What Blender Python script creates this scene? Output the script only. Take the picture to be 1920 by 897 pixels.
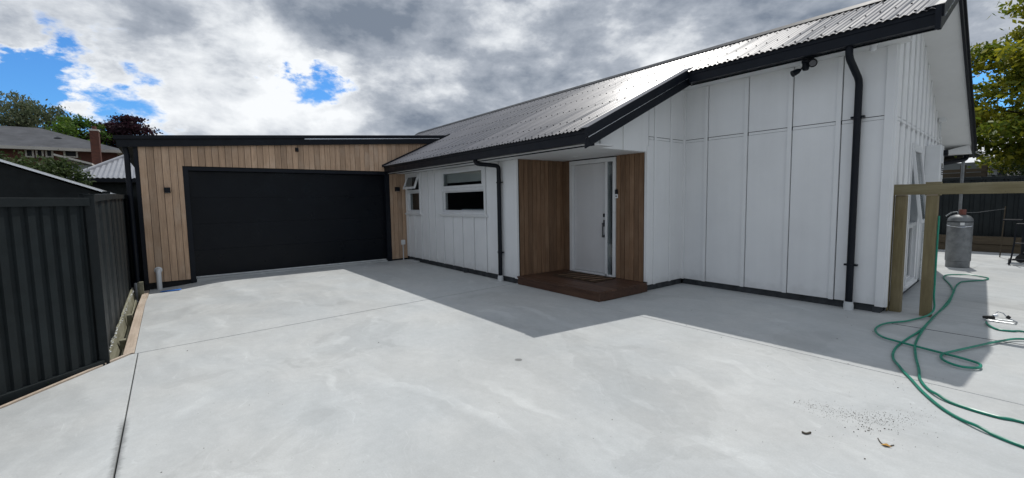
import bpy, bmesh, math, random
import numpy as np
from mathutils import Vector, Matrix
random.seed(7); rng = np.random.default_rng(7)
for o in list(bpy.data.objects): bpy.data.objects.remove(o)
S = bpy.context.scene; COL = S.collection
R = math.radians

# ------------------------------------------------------------------ camera
FPX, YAW, PITCH, ROLL, HC = 846.82, R(52.714), R(4.891), R(-0.926), 1.523
fw = Vector((-math.sin(YAW)*math.cos(PITCH), math.cos(YAW)*math.cos(PITCH), -math.sin(PITCH)))
rt0 = Vector((math.cos(YAW), math.sin(YAW), 0)); up0 = rt0.cross(fw)
rt = rt0*math.cos(ROLL)+up0*math.sin(ROLL); up = -rt0*math.sin(ROLL)+up0*math.cos(ROLL)
CAM = Vector((0, 0, HC))
cd = bpy.data.cameras.new('camera'); cam = bpy.data.objects.new('camera', cd); COL.objects.link(cam)
cd.sensor_width = 36; cd.lens = FPX/1920*36; cd.clip_start = .05; cd.clip_end = 2000
cam.matrix_world = Matrix(((rt.x, up.x, -fw.x, 0), (rt.y, up.y, -fw.y, 0), (rt.z, up.z, -fw.z, HC), (0, 0, 0, 1)))
S.camera = cam
S.render.resolution_x, S.render.resolution_y = 1024, 478

def ray(px, py): return fw + rt*((px-960)/FPX) - up*((py-448.5)/FPX)
def at(px, py, ax, val):           # where the line of sight meets the plane axis = val
    d = ray(px, py); return CAM + d*((val-CAM[ax])/d[ax])

# ------------------------------------------------------------------ world, sun, exposure
SUN_DIR = Vector((-.160, .520, 1)).normalized()      # towards the sun
elev = math.asin(SUN_DIR.z); azim = math.atan2(SUN_DIR.x, SUN_DIR.y)
w = bpy.data.worlds.new('World'); S.world = w; w.use_nodes = True
nt = w.node_tree; N = nt.nodes; L = nt.links
for n in list(N): N.remove(n)
class G:                                              # tiny node helper
    def __init__(s, tree): s.t = tree; s.n = tree.nodes; s.l = tree.links
    def new(s, t, **kw):
        n = s.n.new(t)
        for k, v in kw.items(): setattr(n, k, v)
        return n
    def put(s, sock, v):
        if isinstance(v, bpy.types.NodeSocket): s.l.new(v, sock)
        else: sock.default_value = v
    def math(s, op, a, b=0., c=0., clamp=False):
        n = s.new('ShaderNodeMath', operation=op, use_clamp=clamp)
        for i, v in enumerate((a, b, c)): s.put(n.inputs[i], v)
        return n.outputs[0]
    def vmath(s, op, a, b=(0, 0, 0)):
        n = s.new('ShaderNodeVectorMath', operation=op); s.put(n.inputs[0], a)
        if op == 'SCALE': s.put(n.inputs['Scale'], b)
        else: s.put(n.inputs[1], b)
        return n.outputs['Value'] if op in ('DOT_PRODUCT', 'LENGTH', 'DISTANCE') else n.outputs[0]
    def noise(s, vec, scale, detail=4, rough=.5, dist=0., lac=2.):
        n = s.new('ShaderNodeTexNoise'); s.put(n.inputs['Vector'], vec)
        for k, v in (('Scale', scale), ('Detail', detail), ('Roughness', rough), ('Distortion', dist), ('Lacunarity', lac)): n.inputs[k].default_value = v
        return n.outputs['Fac']
    def ramp(s, v, lo, hi, a=0., b=1., smooth=True):
        n = s.new('ShaderNodeMapRange', interpolation_type='SMOOTHSTEP' if smooth else 'LINEAR'); n.clamp = True
        for i, x in enumerate((v, lo, hi, a, b)): s.put(n.inputs[i], x)
        return n.outputs[0]
    def mix(s, f, a, b, mode='MIX'):
        n = s.new('ShaderNodeMix', data_type='RGBA', blend_type=mode); n.clamp_factor = True
        s.put(n.inputs[0], f)
        for i, v in ((6, a), (7, b)):
            if isinstance(v, tuple) and len(v) == 3: v = v+(1,)
            s.put(n.inputs[i], v)
        return n.outputs[2]
    def sep(s, v):
        n = s.new('ShaderNodeSeparateXYZ'); s.put(n.inputs[0], v); return n.outputs
    def comb(s, x, y, z):
        n = s.new('ShaderNodeCombineXYZ')
        for i, v in enumerate((x, y, z)): s.put(n.inputs[i], v)
        return n.outputs[0]
g = G(nt)
sky = g.new('ShaderNodeTexSky', sky_type='NISHITA', sun_disc=False)
sky.sun_elevation = elev; sky.sun_rotation = azim
sky.air_density = 1.0; sky.dust_density = .35; sky.ozone_density = 2.2
tc = g.new('ShaderNodeTexCoord'); d = tc.outputs['Generated']
dx, dy, dz = g.sep(d)
q = g.vmath('ADD', g.vmath('MULTIPLY', d, (1., 1., 1.9)), (3.1, 1.7, .6))
wv = g.noise(q, 2.0, 2, .5)
q2 = g.vmath('ADD', q, g.comb(g.math('MULTIPLY', wv, .22), g.math('MULTIPLY', wv, -.18), g.math('MULTIPLY', wv, .10)))
n1 = g.noise(q2, 2.6, 12, .57)
nl = g.noise(g.vmath('ADD', q2, (SUN_DIR.x*.07, SUN_DIR.y*.07, .14)), 2.6, 7, .55)    # the same cloud a little nearer the sun
n2 = g.noise(g.vmath('ADD', q2, (7.3, 2.2, 4.)), 3.2, 9, .6)
n3 = g.noise(g.vmath('ADD', q2, (1.3, 9.2, 2.)), 1.6, 4, .5)
cover = g.math('MULTIPLY_ADD', n1, 1.75, -.29)
wn_ = g.new('ShaderNodeTexNoise'); g.put(wn_.inputs['Vector'], q); wn_.inputs['Scale'].default_value = 7.; wn_.inputs['Detail'].default_value = 7.; wn_.inputs['Roughness'].default_value = .62
dw = g.vmath('ADD', d, g.vmath('SCALE', g.vmath('SUBTRACT', wn_.outputs['Color'], (.5, .5, .5)), .20))
def gap(px, py, rad, amt):                            # breaks in the cloud where the photograph has them
    global cover
    v = ray(px, py).normalized()
    dist = g.vmath('DISTANCE', dw, tuple(v))
    cover = g.math('SUBTRACT', cover, g.ramp(dist, rad, 0., 0., amt))
gap(530, 135, .10, .24); gap(590, 195, .12, .25); gap(630, 130, .06, .16); gap(110, 100, .085, .25); gap(40, 130, .085, .24); gap(0, 190, .10, .28); gap(290, 205, .105, .28); gap(180, 210, .09, .24); gap(1862, 200, .15, .36); gap(590, 12, .17, -.22)
cover = g.math('ADD', cover, g.ramp(dz, .12, .03, 0., .08))
bank = g.ramp(g.vmath('DISTANCE', d, tuple(ray(1280, 20).normalized())), .66, .12)
cover = g.math('MULTIPLY_ADD', bank, .26, cover)
dens = g.ramp(cover, .34, .45)                        # 0 clear .. 1 cloud
thick = g.ramp(cover, .37, .50)
lum = g.math('SUBTRACT', .90, g.math('MULTIPLY', thick, .36))
lum = g.math('ADD', lum, g.math('MULTIPLY', g.math('SUBTRACT', n1, nl), 2.8))
lum = g.math('ADD', lum, g.ramp(n2, .3, .7, -.32, .32, False))
lum = g.math('ADD', lum, g.ramp(g.noise(q2, 8.5, 9, .62), .32, .68, -.17, .17, False))
lum = g.math('SUBTRACT', lum, g.ramp(n3, .40, .62, -.06, .16))
# the rain-grey bank that stands over the house
lum = g.math('SUBTRACT', lum, g.math('MULTIPLY', bank, .27))
# the low cumulus near the skyline stays bright
low = g.ramp(dz, .20, .05)
lum = g.math('ADD', lum, g.math('MULTIPLY', low, .08))
lum = g.math('MINIMUM', g.math('MAXIMUM', lum, .0), 1.0)
cr = g.new('ShaderNodeValToRGB'); g.put(cr.inputs[0], lum)
e = cr.color_ramp.elements
e[0].position = 0.; e[0].color = (.125, .15, .19, 1); e[1].position = 1.; e[1].color = (.58, .595, .61, 1)
m = e.new(.40); m.color = (.25, .275, .315, 1); m = e.new(.72); m.color = (.46, .48, .505, 1)
CLOUD = 12.5; SKY = .1
cl = g.vmath('SCALE', cr.outputs[0], CLOUD)
bl = g.mix(1., sky.outputs[0], (.36, .74, 1.14), 'MULTIPLY')
colr = g.mix(dens, bl, cl)
bg = g.new('ShaderNodeBackground'); g.put(bg.inputs[0], colr); bg.inputs[1].default_value = SKY
out = g.new('ShaderNodeOutputWorld'); L.new(bg.outputs[0], out.inputs[0])

sl = bpy.data.lights.new('sun', 'SUN'); sl.energy = 2.25; sl.angle = R(.53); sl.color = (1, .965, .91)
sun = bpy.data.objects.new('sun', sl); COL.objects.link(sun)
sun.rotation_euler = SUN_DIR.to_track_quat('Z', 'Y').to_euler(); sun.location = (-5, 15, 30)
S.view_settings.view_transform = 'Standard'; S.view_settings.look = 'None'
S.view_settings.exposure = .40; S.view_settings.gamma = 1.
S.render.engine = 'CYCLES'

# ------------------------------------------------------------------ materials
MAT = {}
def mat(name, col=(.5, .5, .5), rough=.6, metal=0., spec=.5):
    m = bpy.data.materials.new(name); m.use_nodes = True
    b = m.node_tree.nodes['Principled BSDF']
    b.inputs['Base Color'].default_value = (*col, 1); b.inputs['Roughness'].default_value = rough
    b.inputs['Metallic'].default_value = metal; b.inputs['Specular IOR Level'].default_value = spec
    MAT[name] = m; h = G(m.node_tree); h.b = b
    t = h.new('ShaderNodeTexCoord'); h.obj = t.outputs['Object']
    ge = h.new('ShaderNodeNewGeometry'); h.pos = ge.outputs['Position']
    oi = h.new('ShaderNodeObjectInfo'); h.rand = oi.outputs['Random']
    return h
def bump(h, height, strength=.3, dist=.01):
    b = h.new('ShaderNodeBump'); b.inputs['Strength'].default_value = strength; b.inputs['Distance'].default_value = dist
    h.put(b.inputs['Height'], height); h.l.new(b.outputs[0], h.b.inputs['Normal'])
def varied(name, col, rough, amt=.15, scale=6., metal=0., spec=.5, bmp=0., bscale=80.):
    h = mat(name, col, rough, metal, spec)
    n = h.noise(h.pos, scale, 6, .6); f = h.ramp(n, .3, .7, 1-amt, 1+amt, False)
    f = h.math('MULTIPLY', f, h.ramp(h.rand, 0., 1., 1-amt*.35, 1+amt*.35, False))
    c = h.vmath('SCALE', col, f); h.put(h.b.inputs['Base Color'], c)
    h.put(h.b.inputs['Roughness'], h.ramp(h.noise(h.pos, scale*2.3, 4), .3, .7, max(.02, rough-.08), min(1, rough+.08), False))
    if bmp: bump(h, h.noise(h.pos, bscale, 4), bmp, .004)
    return h
def painted(name, col, rough):                        # painted cladding: faint dirt, runs, brush grain
    h = mat(name, col, rough, 0, .4)
    x, y, z = h.sep(h.pos)
    n = h.noise(h.pos, 1.2, 5, .6)
    st = h.noise(h.comb(h.math('MULTIPLY', x, 9.), h.math('MULTIPLY', y, 9.), h.math('MULTIPLY', z, .5)), 1., 4, .6)
    f = h.math('MULTIPLY', h.ramp(n, .3, .7, .95, 1.04, False), h.ramp(st, .3, .75, 1.015, .97, False))
    splash = h.ramp(h.math('ADD', z, h.math('MULTIPLY', h.noise(h.pos, 9., 4), .3)), .22, .42, .86, 1.)
    c = h.vmath('SCALE', col, h.math('MULTIPLY', f, splash)); h.put(h.b.inputs['Base Color'], c)
    bump(h, h.noise(h.comb(h.math('MULTIPLY', x, 60.), h.math('MULTIPLY', y, 60.), h.math('MULTIPLY', z, 6.)), 1., 4, .6), .12, .002)
painted('white_paint', (.70, .712, .718), .55)
painted('soffit_white', (.60, .605, .605), .6)
painted('door_paint', (.57, .575, .585), .4)
varied('black_metal', (.0045, .0065, .011), .45, .2, 3., 0, .2)
varied('black_door', (.0025, .004, .007), .33, .15, 1.5, 0, .16)
varied('black_fence', (.010, .014, .0155), .55, .25, 5., 0, .22, .15, 200)
varied('dark_plinth', (.045, .05, .055), .85, .35, 7., 0, .3, .5, 60)
varied('dark_void', (.012, .012, .013), .9, .1, 3.)
varied('white_plastic', (.64, .655, .665), .35, .05, 4.)
varied('pvc', (.52, .54, .55), .4, .1, 10.)
varied('blue_plastic', (.03, .20, .70), .45, .15, 20.)
varied('hose_green', (.004, .19, .125), .38, .25, 9.)
varied('steel', (.42, .44, .45), .32, .15, 14., 1.)
varied('dark_steel', (.10, .10, .105), .4, .15, 14., .8)
varied('galvanised', (.17, .18, .187), .50, .28, 9., .4, .5, .2, 90)
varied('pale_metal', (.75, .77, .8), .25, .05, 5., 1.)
varied('red_cap', (.16, .045, .03), .5, .2, 12.)
varied('interior', (.05, .05, .052), .9, .2, 2.)
varied('blind', (.62, .62, .58), .8, .05, 2.)
varied('mat_fibre', (.055, .038, .026), .95, .5, 45., 0, .1, .9, 220)
varied('rubber', (.012, .012, .012), .7, .2, 20.)
varied('dirt', (.055, .045, .034), .95, .5, 8., 0, .2, 1., 30)
varied('leaf_litter', (.08, .068, .05), .9, .5, 30.)
varied('dry_leaf', (.45, .24, .03), .7, .3, 30.)
varied('bark', (.07, .055, .042), .9, .4, 5., 0, .2, .8, 25)
varied('tile_roof', (.055, .058, .066), .75, .3, 1.4, 0, .3, .6, 12)
varied('neighbour_roof', (.21, .22, .245), .45, .12, .7, .2)
varied('cream', (.48, .46, .42), .7, .12, 1.)
varied('pale_wall', (.22, .24, .25), .7, .15, 1.)
varied('ground_soil', (.075, .072, .05), .95, .5, .6, 0, .2, .8, 6)

h = mat('roof_metal', (.07, .073, .082), .38, 0., .5)
rx_, ry_, rz_ = h.sep(h.pos)
n = h.noise(h.pos, 2.4, 5, .6)
rib = h.noise(h.comb(h.math('MULTIPLY', rx_, 7.), h.math('MULTIPLY', ry_, .25), 0.), 1., 3, .75)
f = h.math('MULTIPLY', h.ramp(n, .3, .7, .9, 1.1, False), h.ramp(h.rand, 0, 1, .8, 1.15, False))
h.put(h.b.inputs['Base Color'], h.vmath('SCALE', (.088, .089, .102), h.math('MULTIPLY', f, h.ramp(rib, .35, .65, .8, 1.2, False))))
h.put(h.b.inputs['Roughness'], h.ramp(h.math('ADD', rib, h.math('MULTIPLY', h.rand, .2)), .40, .80, .20, .52, False))

def wood(name, a, b, c, rough=.65, grain=1., axis=2):
    h = mat(name, a, rough, 0, .3)
    off = h.vmath('SCALE', h.comb(h.rand, h.math('MULTIPLY', h.rand, 3.7), h.math('MULTIPLY', h.rand, 9.1)), 40.)
    v = list(h.sep(h.vmath('ADD', h.obj, off)))
    long = v[axis]; sc = [14., 14., 14.]; sc[axis] = .9
    p = h.comb(*[h.math('MULTIPLY', v[i], sc[i]) for i in range(3)])
    n = h.noise(p, 1.6, 6, .6, .8); k = h.noise(h.vmath('ADD', h.obj, off), 2.2, 3, .5)
    fine = h.noise(h.comb(*[h.math('MULTIPLY', v[i], sc[i]*9) for i in range(3)]), 1., 3, .6)
    col = h.mix(h.ramp(n, .3, .7), a, b)
    col = h.mix(h.ramp(k, .45, .75, 0., .6), col, c)
    f = h.math('MULTIPLY', h.ramp(h.rand, 0, 1, .76, 1.16, False), h.ramp(fine, .2, .8, 1-.18*grain, 1+.16*grain, False))
    kn = h.new('ShaderNodeTexVoronoi'); h.put(kn.inputs['Vector'], h.vmath('MULTIPLY', h.vmath('ADD', h.obj, off), (3.5, 3.5, 3.5) )); 
    knot = h.ramp(kn.outputs['Distance'], .05, .10, .55, 1.)
    h.put(h.b.inputs['Base Color'], h.vmath('SCALE', col, h.math('MULTIPLY', f, knot)))
    bump(h, h.math('ADD', n, h.math('MULTIPLY', fine, .5)), .35, .003)
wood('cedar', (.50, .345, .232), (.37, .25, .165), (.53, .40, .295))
wood('cedar_shaded', (.215, .128, .074), (.14, .082, .047), (.24, .155, .096))  # same timber as the garage, porch shade darkened into the colour
wood('treated_pine', (.20, .165, .085), (.145, .115, .058), (.24, .20, .12))
wood('treated_rail', (.23, .20, .115), (.175, .145, .075), (.27, .24, .15), axis=0)
wood('formwork', (.47, .39, .315), (.35, .285, .225), (.53, .46, .39), axis=0)
wood('old_board', (.27, .265, .20), (.17, .165, .115), (.33, .325, .26), axis=0)
wood('dark_timber', (.085, .065, .04), (.06, .045, .028), (.10, .08, .05), axis=0)
wood('deck_stain', (.085, .044, .028), (.055, .028, .018), (.105, .060, .038), .5, 1.2, axis=0)

def concrete(name, broom=False):
    h = mat(name, (.45, .46, .46), .8, 0, .35)
    P = h.pos; x, y, z = h.sep(P)
    wv = h.noise(P, .55, 4, .55); wp = h.vmath('ADD', P, h.vmath('SCALE', h.comb(wv, h.math('SUBTRACT', 1., wv), 0.), 1.6))
    big = h.noise(wp, .42, 5, .55, .6)
    swx, swy, swz = h.sep(wp)
    sw = h.noise(h.comb(h.math('MULTIPLY', swx, .55), h.math('MULTIPLY', swy, 2.2), 0.), .9, 7, .58, 1.3)
    st = h.noise(h.comb(h.math('MULTIPLY', swx, 1.2), h.math('MULTIPLY', swy, 7.5), 3.), 1., 5, .6, .7)
    mid = h.noise(P, 3.2, 6, .62); fine = h.noise(P, 85., 3, .7)
    f = h.ramp(big, .34, .66, .935, 1.04)
    f = h.math('MULTIPLY', f, h.ramp(sw, .32, .70, .945, 1.045))
    f = h.math('MULTIPLY', f, h.ramp(st, .55, .80, 1., 1.05))
    f = h.math('MULTIPLY', f, h.ramp(mid, .3, .7, .965, 1.03, False))
    f = h.math('MULTIPLY', f, h.ramp(h.noise(P, 14., 6, .65), .3, .7, .95, 1.04, False))
    f = h.math('MULTIPLY', f, h.ramp(fine, .25, .75, .93, 1.06, False))
    # pale curing smears with crisp edges
    f = h.math('MULTIPLY', f, h.ramp(h.noise(wp, .9, 9, .62, .9), .615, .65, 1., 1.06))
    f = h.math('MULTIPLY', f, h.ramp(h.noise(h.vmath('ADD', wp, (9., 4., 0.)), .7, 8, .6, .5), .57, .595, 1., .925))
    arc = h.new('ShaderNodeTexWave', wave_type='RINGS', wave_profile='SIN'); h.put(arc.inputs['Vector'], h.vmath('ADD', wp, (5.2, 1.4, 0.))); arc.inputs['Scale'].default_value = .55; arc.inputs['Distortion'].default_value = 7.; arc.inputs['Detail'].default_value = 4.; arc.inputs['Detail Scale'].default_value = 1.2
    am = h.ramp(h.noise(P, .9, 3), .48, .66)
    f = h.math('MULTIPLY', f, h.math('ADD', 1., h.math('MULTIPLY', am, h.ramp(arc.outputs['Fac'], .80, .97, 0., .10))))
    scr = h.noise(h.comb(h.math('MULTIPLY', swx, 3.), h.math('MULTIPLY', swy, 22.), 7.), 1., 4, .6, 1.5)
    f = h.math('MULTIPLY', f, h.ramp(scr, .60, .72, 1., 1.10))
    # pin specks
    vo = h.new('ShaderNodeTexVoronoi'); h.put(vo.inputs['Vector'], P); vo.inputs['Scale'].default_value = 5.
    f = h.math('MULTIPLY', f, h.ramp(vo.outputs['Distance'], .018, .03, .62, 1.))
    if broom:
        br = h.noise(h.comb(h.math('MULTIPLY', x, 1.3), h.math('MULTIPLY', y, 26.), 0.), 1., 5, .65, .3)
        f = h.math('MULTIPLY', f, h.ramp(br, .3, .7, .86, 1.1, False))
        bump(h, h.math('ADD', br, h.math('MULTIPLY', fine, .2)), .5, .006)
    else:
        # a spilt drip on the slab and the damp that follows the cut near the fence
        s0 = at(972, 675, 2, 0)
        dd = h.vmath('DISTANCE', h.vmath('MULTIPLY', P, (1., 1., 0.)), (s0.x, s0.y, 0.))
        dd = h.math('ADD', dd, h.math('MULTIPLY', h.noise(P, 26., 3), .035))
        f = h.math('MULTIPLY', f, h.ramp(dd, .045, .062, .45, 1.))
        wet = h.math('ABSOLUTE', h.math('ADD', y, .335))
        wet = h.math('ADD', wet, h.math('MULTIPLY', h.noise(h.comb(h.math('MULTIPLY', x, 22.), h.math('MULTIPLY', y, 14.), 0.), 1., 6, .7), .07))
        wet = h.ramp(wet, .035, .075, .52, 1.)
        gate = h.ramp(x, -4.25, -4.05)
        f = h.math('MULTIPLY', f, h.math('SUBTRACT', 1., h.math('MULTIPLY', gate, h.math('SUBTRACT', 1., wet))))
        bump(h, h.math('ADD', h.math('MULTIPLY', mid, .5), h.math('MULTIPLY', fine, .25)), .22, .006)
    tint = h.mix(h.ramp(h.noise(P, .8, 4), .35, .65), (.425, .445, .450), (.446, .458, .454))
    h.put(h.b.inputs['Base Color'], h.vmath('MULTIPLY', tint, h.comb(f, f, f)))
    h.put(h.b.inputs['Roughness'], h.ramp(sw, .3, .7, .55, .82, False))
concrete('concrete'); concrete('broomed_concrete', True)

h = mat('brick', (.2, .08, .05), .85, 0, .2)
bt = h.new('ShaderNodeTexBrick'); x, y, z = h.sep(h.pos)
h.put(bt.inputs['Vector'], h.comb(h.math('ADD', x, y), z, 0.))
bt.inputs['Scale'].default_value = 4.3; bt.inputs['Color1'].default_value = (.115, .044, .032, 1)
bt.inputs['Color2'].default_value = (.08, .033, .026, 1); bt.inputs['Mortar'].default_value = (.11, .085, .07, 1); bt.inputs['Mortar Size'].default_value = .012
h.put(h.b.inputs['Base Color'], bt.outputs['Color'])

def leafmat(name, a, b):
    h = mat(name, a, .55, 0, .3)
    at_ = h.new('ShaderNodeAttribute', attribute_name='tone')
    c = h.mix(at_.outputs['Fac'], a, b); h.put(h.b.inputs['Base Color'], c)
    tr = h.new('ShaderNodeBsdfTranslucent'); h.put(tr.inputs[0], c)
    mx = h.new('ShaderNodeMixShader'); mx.inputs[0].default_value = .45
    h.l.new(h.b.outputs[0], mx.inputs[1]); h.l.new(tr.outputs[0], mx.inputs[2])
    h.l.new(mx.outputs[0], h.n['Material Output'].inputs[0])
leafmat('maple_leaf', (.10, .15, .016), (.38, .36, .03))
leafmat('birch_leaf', (.085, .115, .06), (.19, .21, .12))
leafmat('green_leaf', (.055, .13, .018), (.14, .22, .035))
leafmat('purple_leaf', (.028, .012, .020), (.055, .022, .034))
leafmat('shrub_leaf', (.03, .055, .016), (.075, .105, .036))
leafmat('weed_leaf', (.04, .09, .02), (.08, .14, .03))

m = bpy.data.materials.new('glass'); m.use_nodes = True; MAT['glass'] = m; h = G(m.node_tree)
for n in list(h.n): h.n.remove(n)
lw = h.new('ShaderNodeLayerWeight'); lw.inputs[0].default_value = .5
tb = h.new('ShaderNodeBsdfTransparent'); tb.inputs[0].default_value = (.80, .83, .84, 1)
gl = h.new('ShaderNodeBsdfGlossy'); gl.inputs['Roughness'].default_value = .015
mx = h.new('ShaderNodeMixShader'); h.put(mx.inputs[0], h.math('MULTIPLY_ADD', h.math('POWER', lw.outputs['Facing'], 5.), .8, .05))
h.l.new(tb.outputs[0], mx.inputs[1]); h.l.new(gl.outputs[0], mx.inputs[2])
oo = h.new('ShaderNodeOutputMaterial'); h.l.new(mx.outputs[0], oo.inputs[0])

# ------------------------------------------------------------------ mesh helpers
WORLD = {}                                            # object -> world origin
class MB:
    def __init__(s): s.v = []; s.f = []; s.smooth = False
    def add(s, vs, fs):
        k = len(s.v); s.v += [tuple(v) for v in vs]; s.f += [tuple(i+k for i in f) for f in fs]; return s
    def hexa(s, p):                                   # 4 bottom (ccw) + 4 top
        return s.add(p, [(3, 2, 1, 0), (4, 5, 6, 7), (0, 1, 5, 4), (1, 2, 6, 5), (2, 3, 7, 6), (3, 0, 4, 7)])
    def box(s, x0, x1, y0, y1, z0, z1):
        return s.hexa([(x0, y0, z0), (x1, y0, z0), (x1, y1, z0), (x0, y1, z0), (x0, y0, z1), (x1, y0, z1), (x1, y1, z1), (x0, y1, z1)])
    def extrude(s, poly, off):                        # poly: list of 3d points, off: vector
        n = len(poly); o = Vector(off); a = [Vector(p) for p in poly]
        return s.add(a+[p+o for p in a], [tuple(range(n-1, -1, -1)), tuple(range(n, 2*n))]+[(i, (i+1) % n, n+(i+1) % n, n+i) for i in range(n)])
    def tube(s, pts, r, n=8, caps=True, up=(0, 0, 1)):
        pts = [Vector(p) for p in pts]; rings = []; prev = None
        rr = r if isinstance(r, (list, tuple)) else [r]*len(pts)
        for i, p in enumerate(pts):
            t = (pts[min(i+1, len(pts)-1)]-pts[max(i-1, 0)]).normalized()
            if prev is None:
                a = Vector(up) if abs(t.dot(Vector(up))) < .95 else Vector((1, 0, 0))
                u = a.cross(t).normalized()
            else: u = (prev-t*prev.dot(t)).normalized()
            prev = u; v = t.cross(u)
            rings.append([p+(u*math.cos(2*math.pi*k/n)+v*math.sin(2*math.pi*k/n))*rr[i] for k in range(n)])
        vs = [q for ring in rings for q in ring]; fs = []
        for i in range(len(pts)-1):
            for k in range(n): fs.append((i*n+k, i*n+(k+1) % n, (i+1)*n+(k+1) % n, (i+1)*n+k))
        if caps: fs += [tuple(range(n-1, -1, -1)), tuple(range((len(pts)-1)*n, len(pts)*n))]
        s.smooth = True; return s.add(vs, fs)
    def lathe(s, c, prof, n=24, axis=2):
        vs = []; fs = []; c = Vector(c)
        for (r, z) in prof:
            for k in range(n):
                a = 2*math.pi*k/n; q = [r*math.cos(a), r*math.sin(a), z]
                if axis == 0: q = [q[2], q[0], q[1]]
                if axis == 1: q = [q[0], q[2], q[1]]
                vs.append(c+Vector(q))
        for i in range(len(prof)-1):
            for k in range(n): fs.append((i*n+k, i*n+(k+1) % n, (i+1)*n+(k+1) % n, (i+1)*n+k))
        fs += [tuple(range(n-1, -1, -1)), tuple(range((len(prof)-1)*n, len(prof)*n))]
        s.smooth = True; return s.add(vs, fs)
    def build(s, name, m, parent=None, bevel=0., origin=None, fix=True):
        a = np.array(s.v, float)
        o = np.array(origin) if origin is not None else np.array([(a[:, 0].min()+a[:, 0].max())/2, (a[:, 1].min()+a[:, 1].max())/2, a[:, 2].min()])
        me = bpy.data.meshes.new(name); me.from_pydata([tuple(p) for p in (a-o)], [], s.f); me.materials.append(MAT[m])
        if fix:
            bm = bmesh.new(); bm.from_mesh(me); bmesh.ops.recalc_face_normals(bm, faces=bm.faces); bm.to_mesh(me); bm.free()
        if s.smooth:
            me.polygons.foreach_set('use_smooth', [True]*len(me.polygons)); me.set_sharp_from_angle(angle=R(40))
        ob = bpy.data.objects.new(name, me); COL.objects.link(ob); WORLD[ob] = Vector(o)
        if parent is not None: ob.parent = parent; ob.location = Vector(o)-WORLD[parent]
        else: ob.location = Vector(o)
        if bevel:
            b = ob.modifiers.new('edge', 'BEVEL'); b.width = bevel; b.segments = 2; b.limit_method = 'ANGLE'
        return ob
def tag(o, label=None, cat=None, group=None, kind=None):
    for k, v in (('label', label), ('category', cat), ('group', group), ('kind', kind)):
        if v: o[k] = v
    return o
def thing(name, loc, label, cat, group=None):
    o = bpy.data.objects.new(name, None); COL.objects.link(o); o.empty_display_size = .2
    o.location = loc; WORLD[o] = Vector(loc); return tag(o, label, cat, group)
def copy_part(src, shift, parent):                    # one more piece that shares its mesh
    c = src.copy(); COL.objects.link(c); WORLD[c] = WORLD[src]+Vector(shift); c.parent = parent
    c.location = WORLD[c]-(WORLD[parent] if parent else Vector()); return c
class Frame:                                          # a wall: s along, z up, d outwards
    def __init__(s, o, t, n): s.o = Vector((*o, 0)); s.t = Vector((*t, 0)).normalized(); s.n = Vector((*n, 0)).normalized()
    def p(s, a, z, d): q = s.o+s.t*a+s.n*d; return (q.x, q.y, z)
    def box(s, mb, s0, s1, z0, z1, d0, d1):
        return mb.hexa([s.p(s0, z0, d0), s.p(s1, z0, d0), s.p(s1, z0, d1), s.p(s0, z0, d1), s.p(s0, z1, d0), s.p(s1, z1, d0), s.p(s1, z1, d1), s.p(s0, z1, d1)])
    def poly(s, mb, pts, d0, d1):
        return mb.extrude([s.p(a, z, d0) for a, z in pts], s.n*(d1-d0))
def holed(fr, mb, s0, s1, z0, z1, d0, d1, holes):     # a slab of wall around rectangular openings
    ss = sorted({s0, s1, *[v for h_ in holes for v in h_[:2] if s0 < v < s1]}); zs = sorted({z0, z1, *[v for h_ in holes for v in h_[2:] if z0 < v < z1]})
    for a, b in zip(ss, ss[1:]):
        run = None
        for c, e_ in zip(zs, zs[1:]):
            inside = any(h_[0] <= (a+b)/2 <= h_[1] and h_[2] <= (c+e_)/2 <= h_[3] for h_ in holes)
            if not inside: run = (run[0], e_) if run else (c, e_)
            if inside and run: fr.box(mb, a, b, *run, d0, d1); run = None
        if run: fr.box(mb, a, b, *run, d0, d1)
    return mb

# ------------------------------------------------------------------ plan of the place (metres)
YW, YD, YF, XS, XP, XG = 5.035, 6.165, 7.221, -4.507, -6.415, -11.232
XE, SK = -1.663, -.07                                 # end wall and its lean in plan
YRIDGE, SLOPE, YE1, YE2 = 8.45, .471, 4.48, 6.76
XROOFL, XR1 = -17.3, -4.20
def zr(y): return 2.46+SLOPE*(y-YE1) if y <= YRIDGE else zr(YRIDGE)-SLOPE*(y-YRIDGE)
def xend(y): return -1.18+SK*(y-6.75)
YBACK = 12.42

# ------------------------------------------------------------------ ground and slabs
gm = MB(); gm.box(-300, 300, -300, 300, -.5, -.32); tag(gm.build('ground', 'ground_soil'), kind='structure')
def slab(name, pts, m='concrete', z=0.):
    b = MB(); b.extrude([(x, y, -.315) for x, y in pts], (0, 0, .315+z)); o = b.build(name, m, bevel=.006); return tag(o, kind='structure')
JB = (-6.52, 5.02); JA = (-6.03, -.335); G_ = .004
def dip(x, y):
    sm = lambda t: (lambda u: u*u*(3-2*u))(min(1, max(0, t)))
    return -.10*sm((1.0-y)/1.25)*sm((-8.9-x)/1.9)
nx_, ny_ = 30, 24; vs = []; fs = []
for j in range(ny_+1):
    yy = -.36+(5.02+.36)*j/ny_
    xr = JA[0]+(JB[0]-JA[0])*(yy-JA[1])/(JB[1]-JA[1])-G_
    for i in range(nx_+1):
        xx = -11.40+(xr+11.40)*i/nx_; vs.append((xx, yy, dip(xx, yy)))
for j in range(ny_):
    for i in range(nx_): k = j*(nx_+1)+i; fs.append((k, k+1, k+nx_+2, k+nx_+1))
b = MB(); b.add(vs, fs)
edge = [i for i in range(nx_+1)]+[(j+1)*(nx_+1)+nx_ for j in range(ny_)]
low = [(vs[i][0], vs[i][1], -.315) for i in edge]; k = len(b.v); b.v += low
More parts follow.
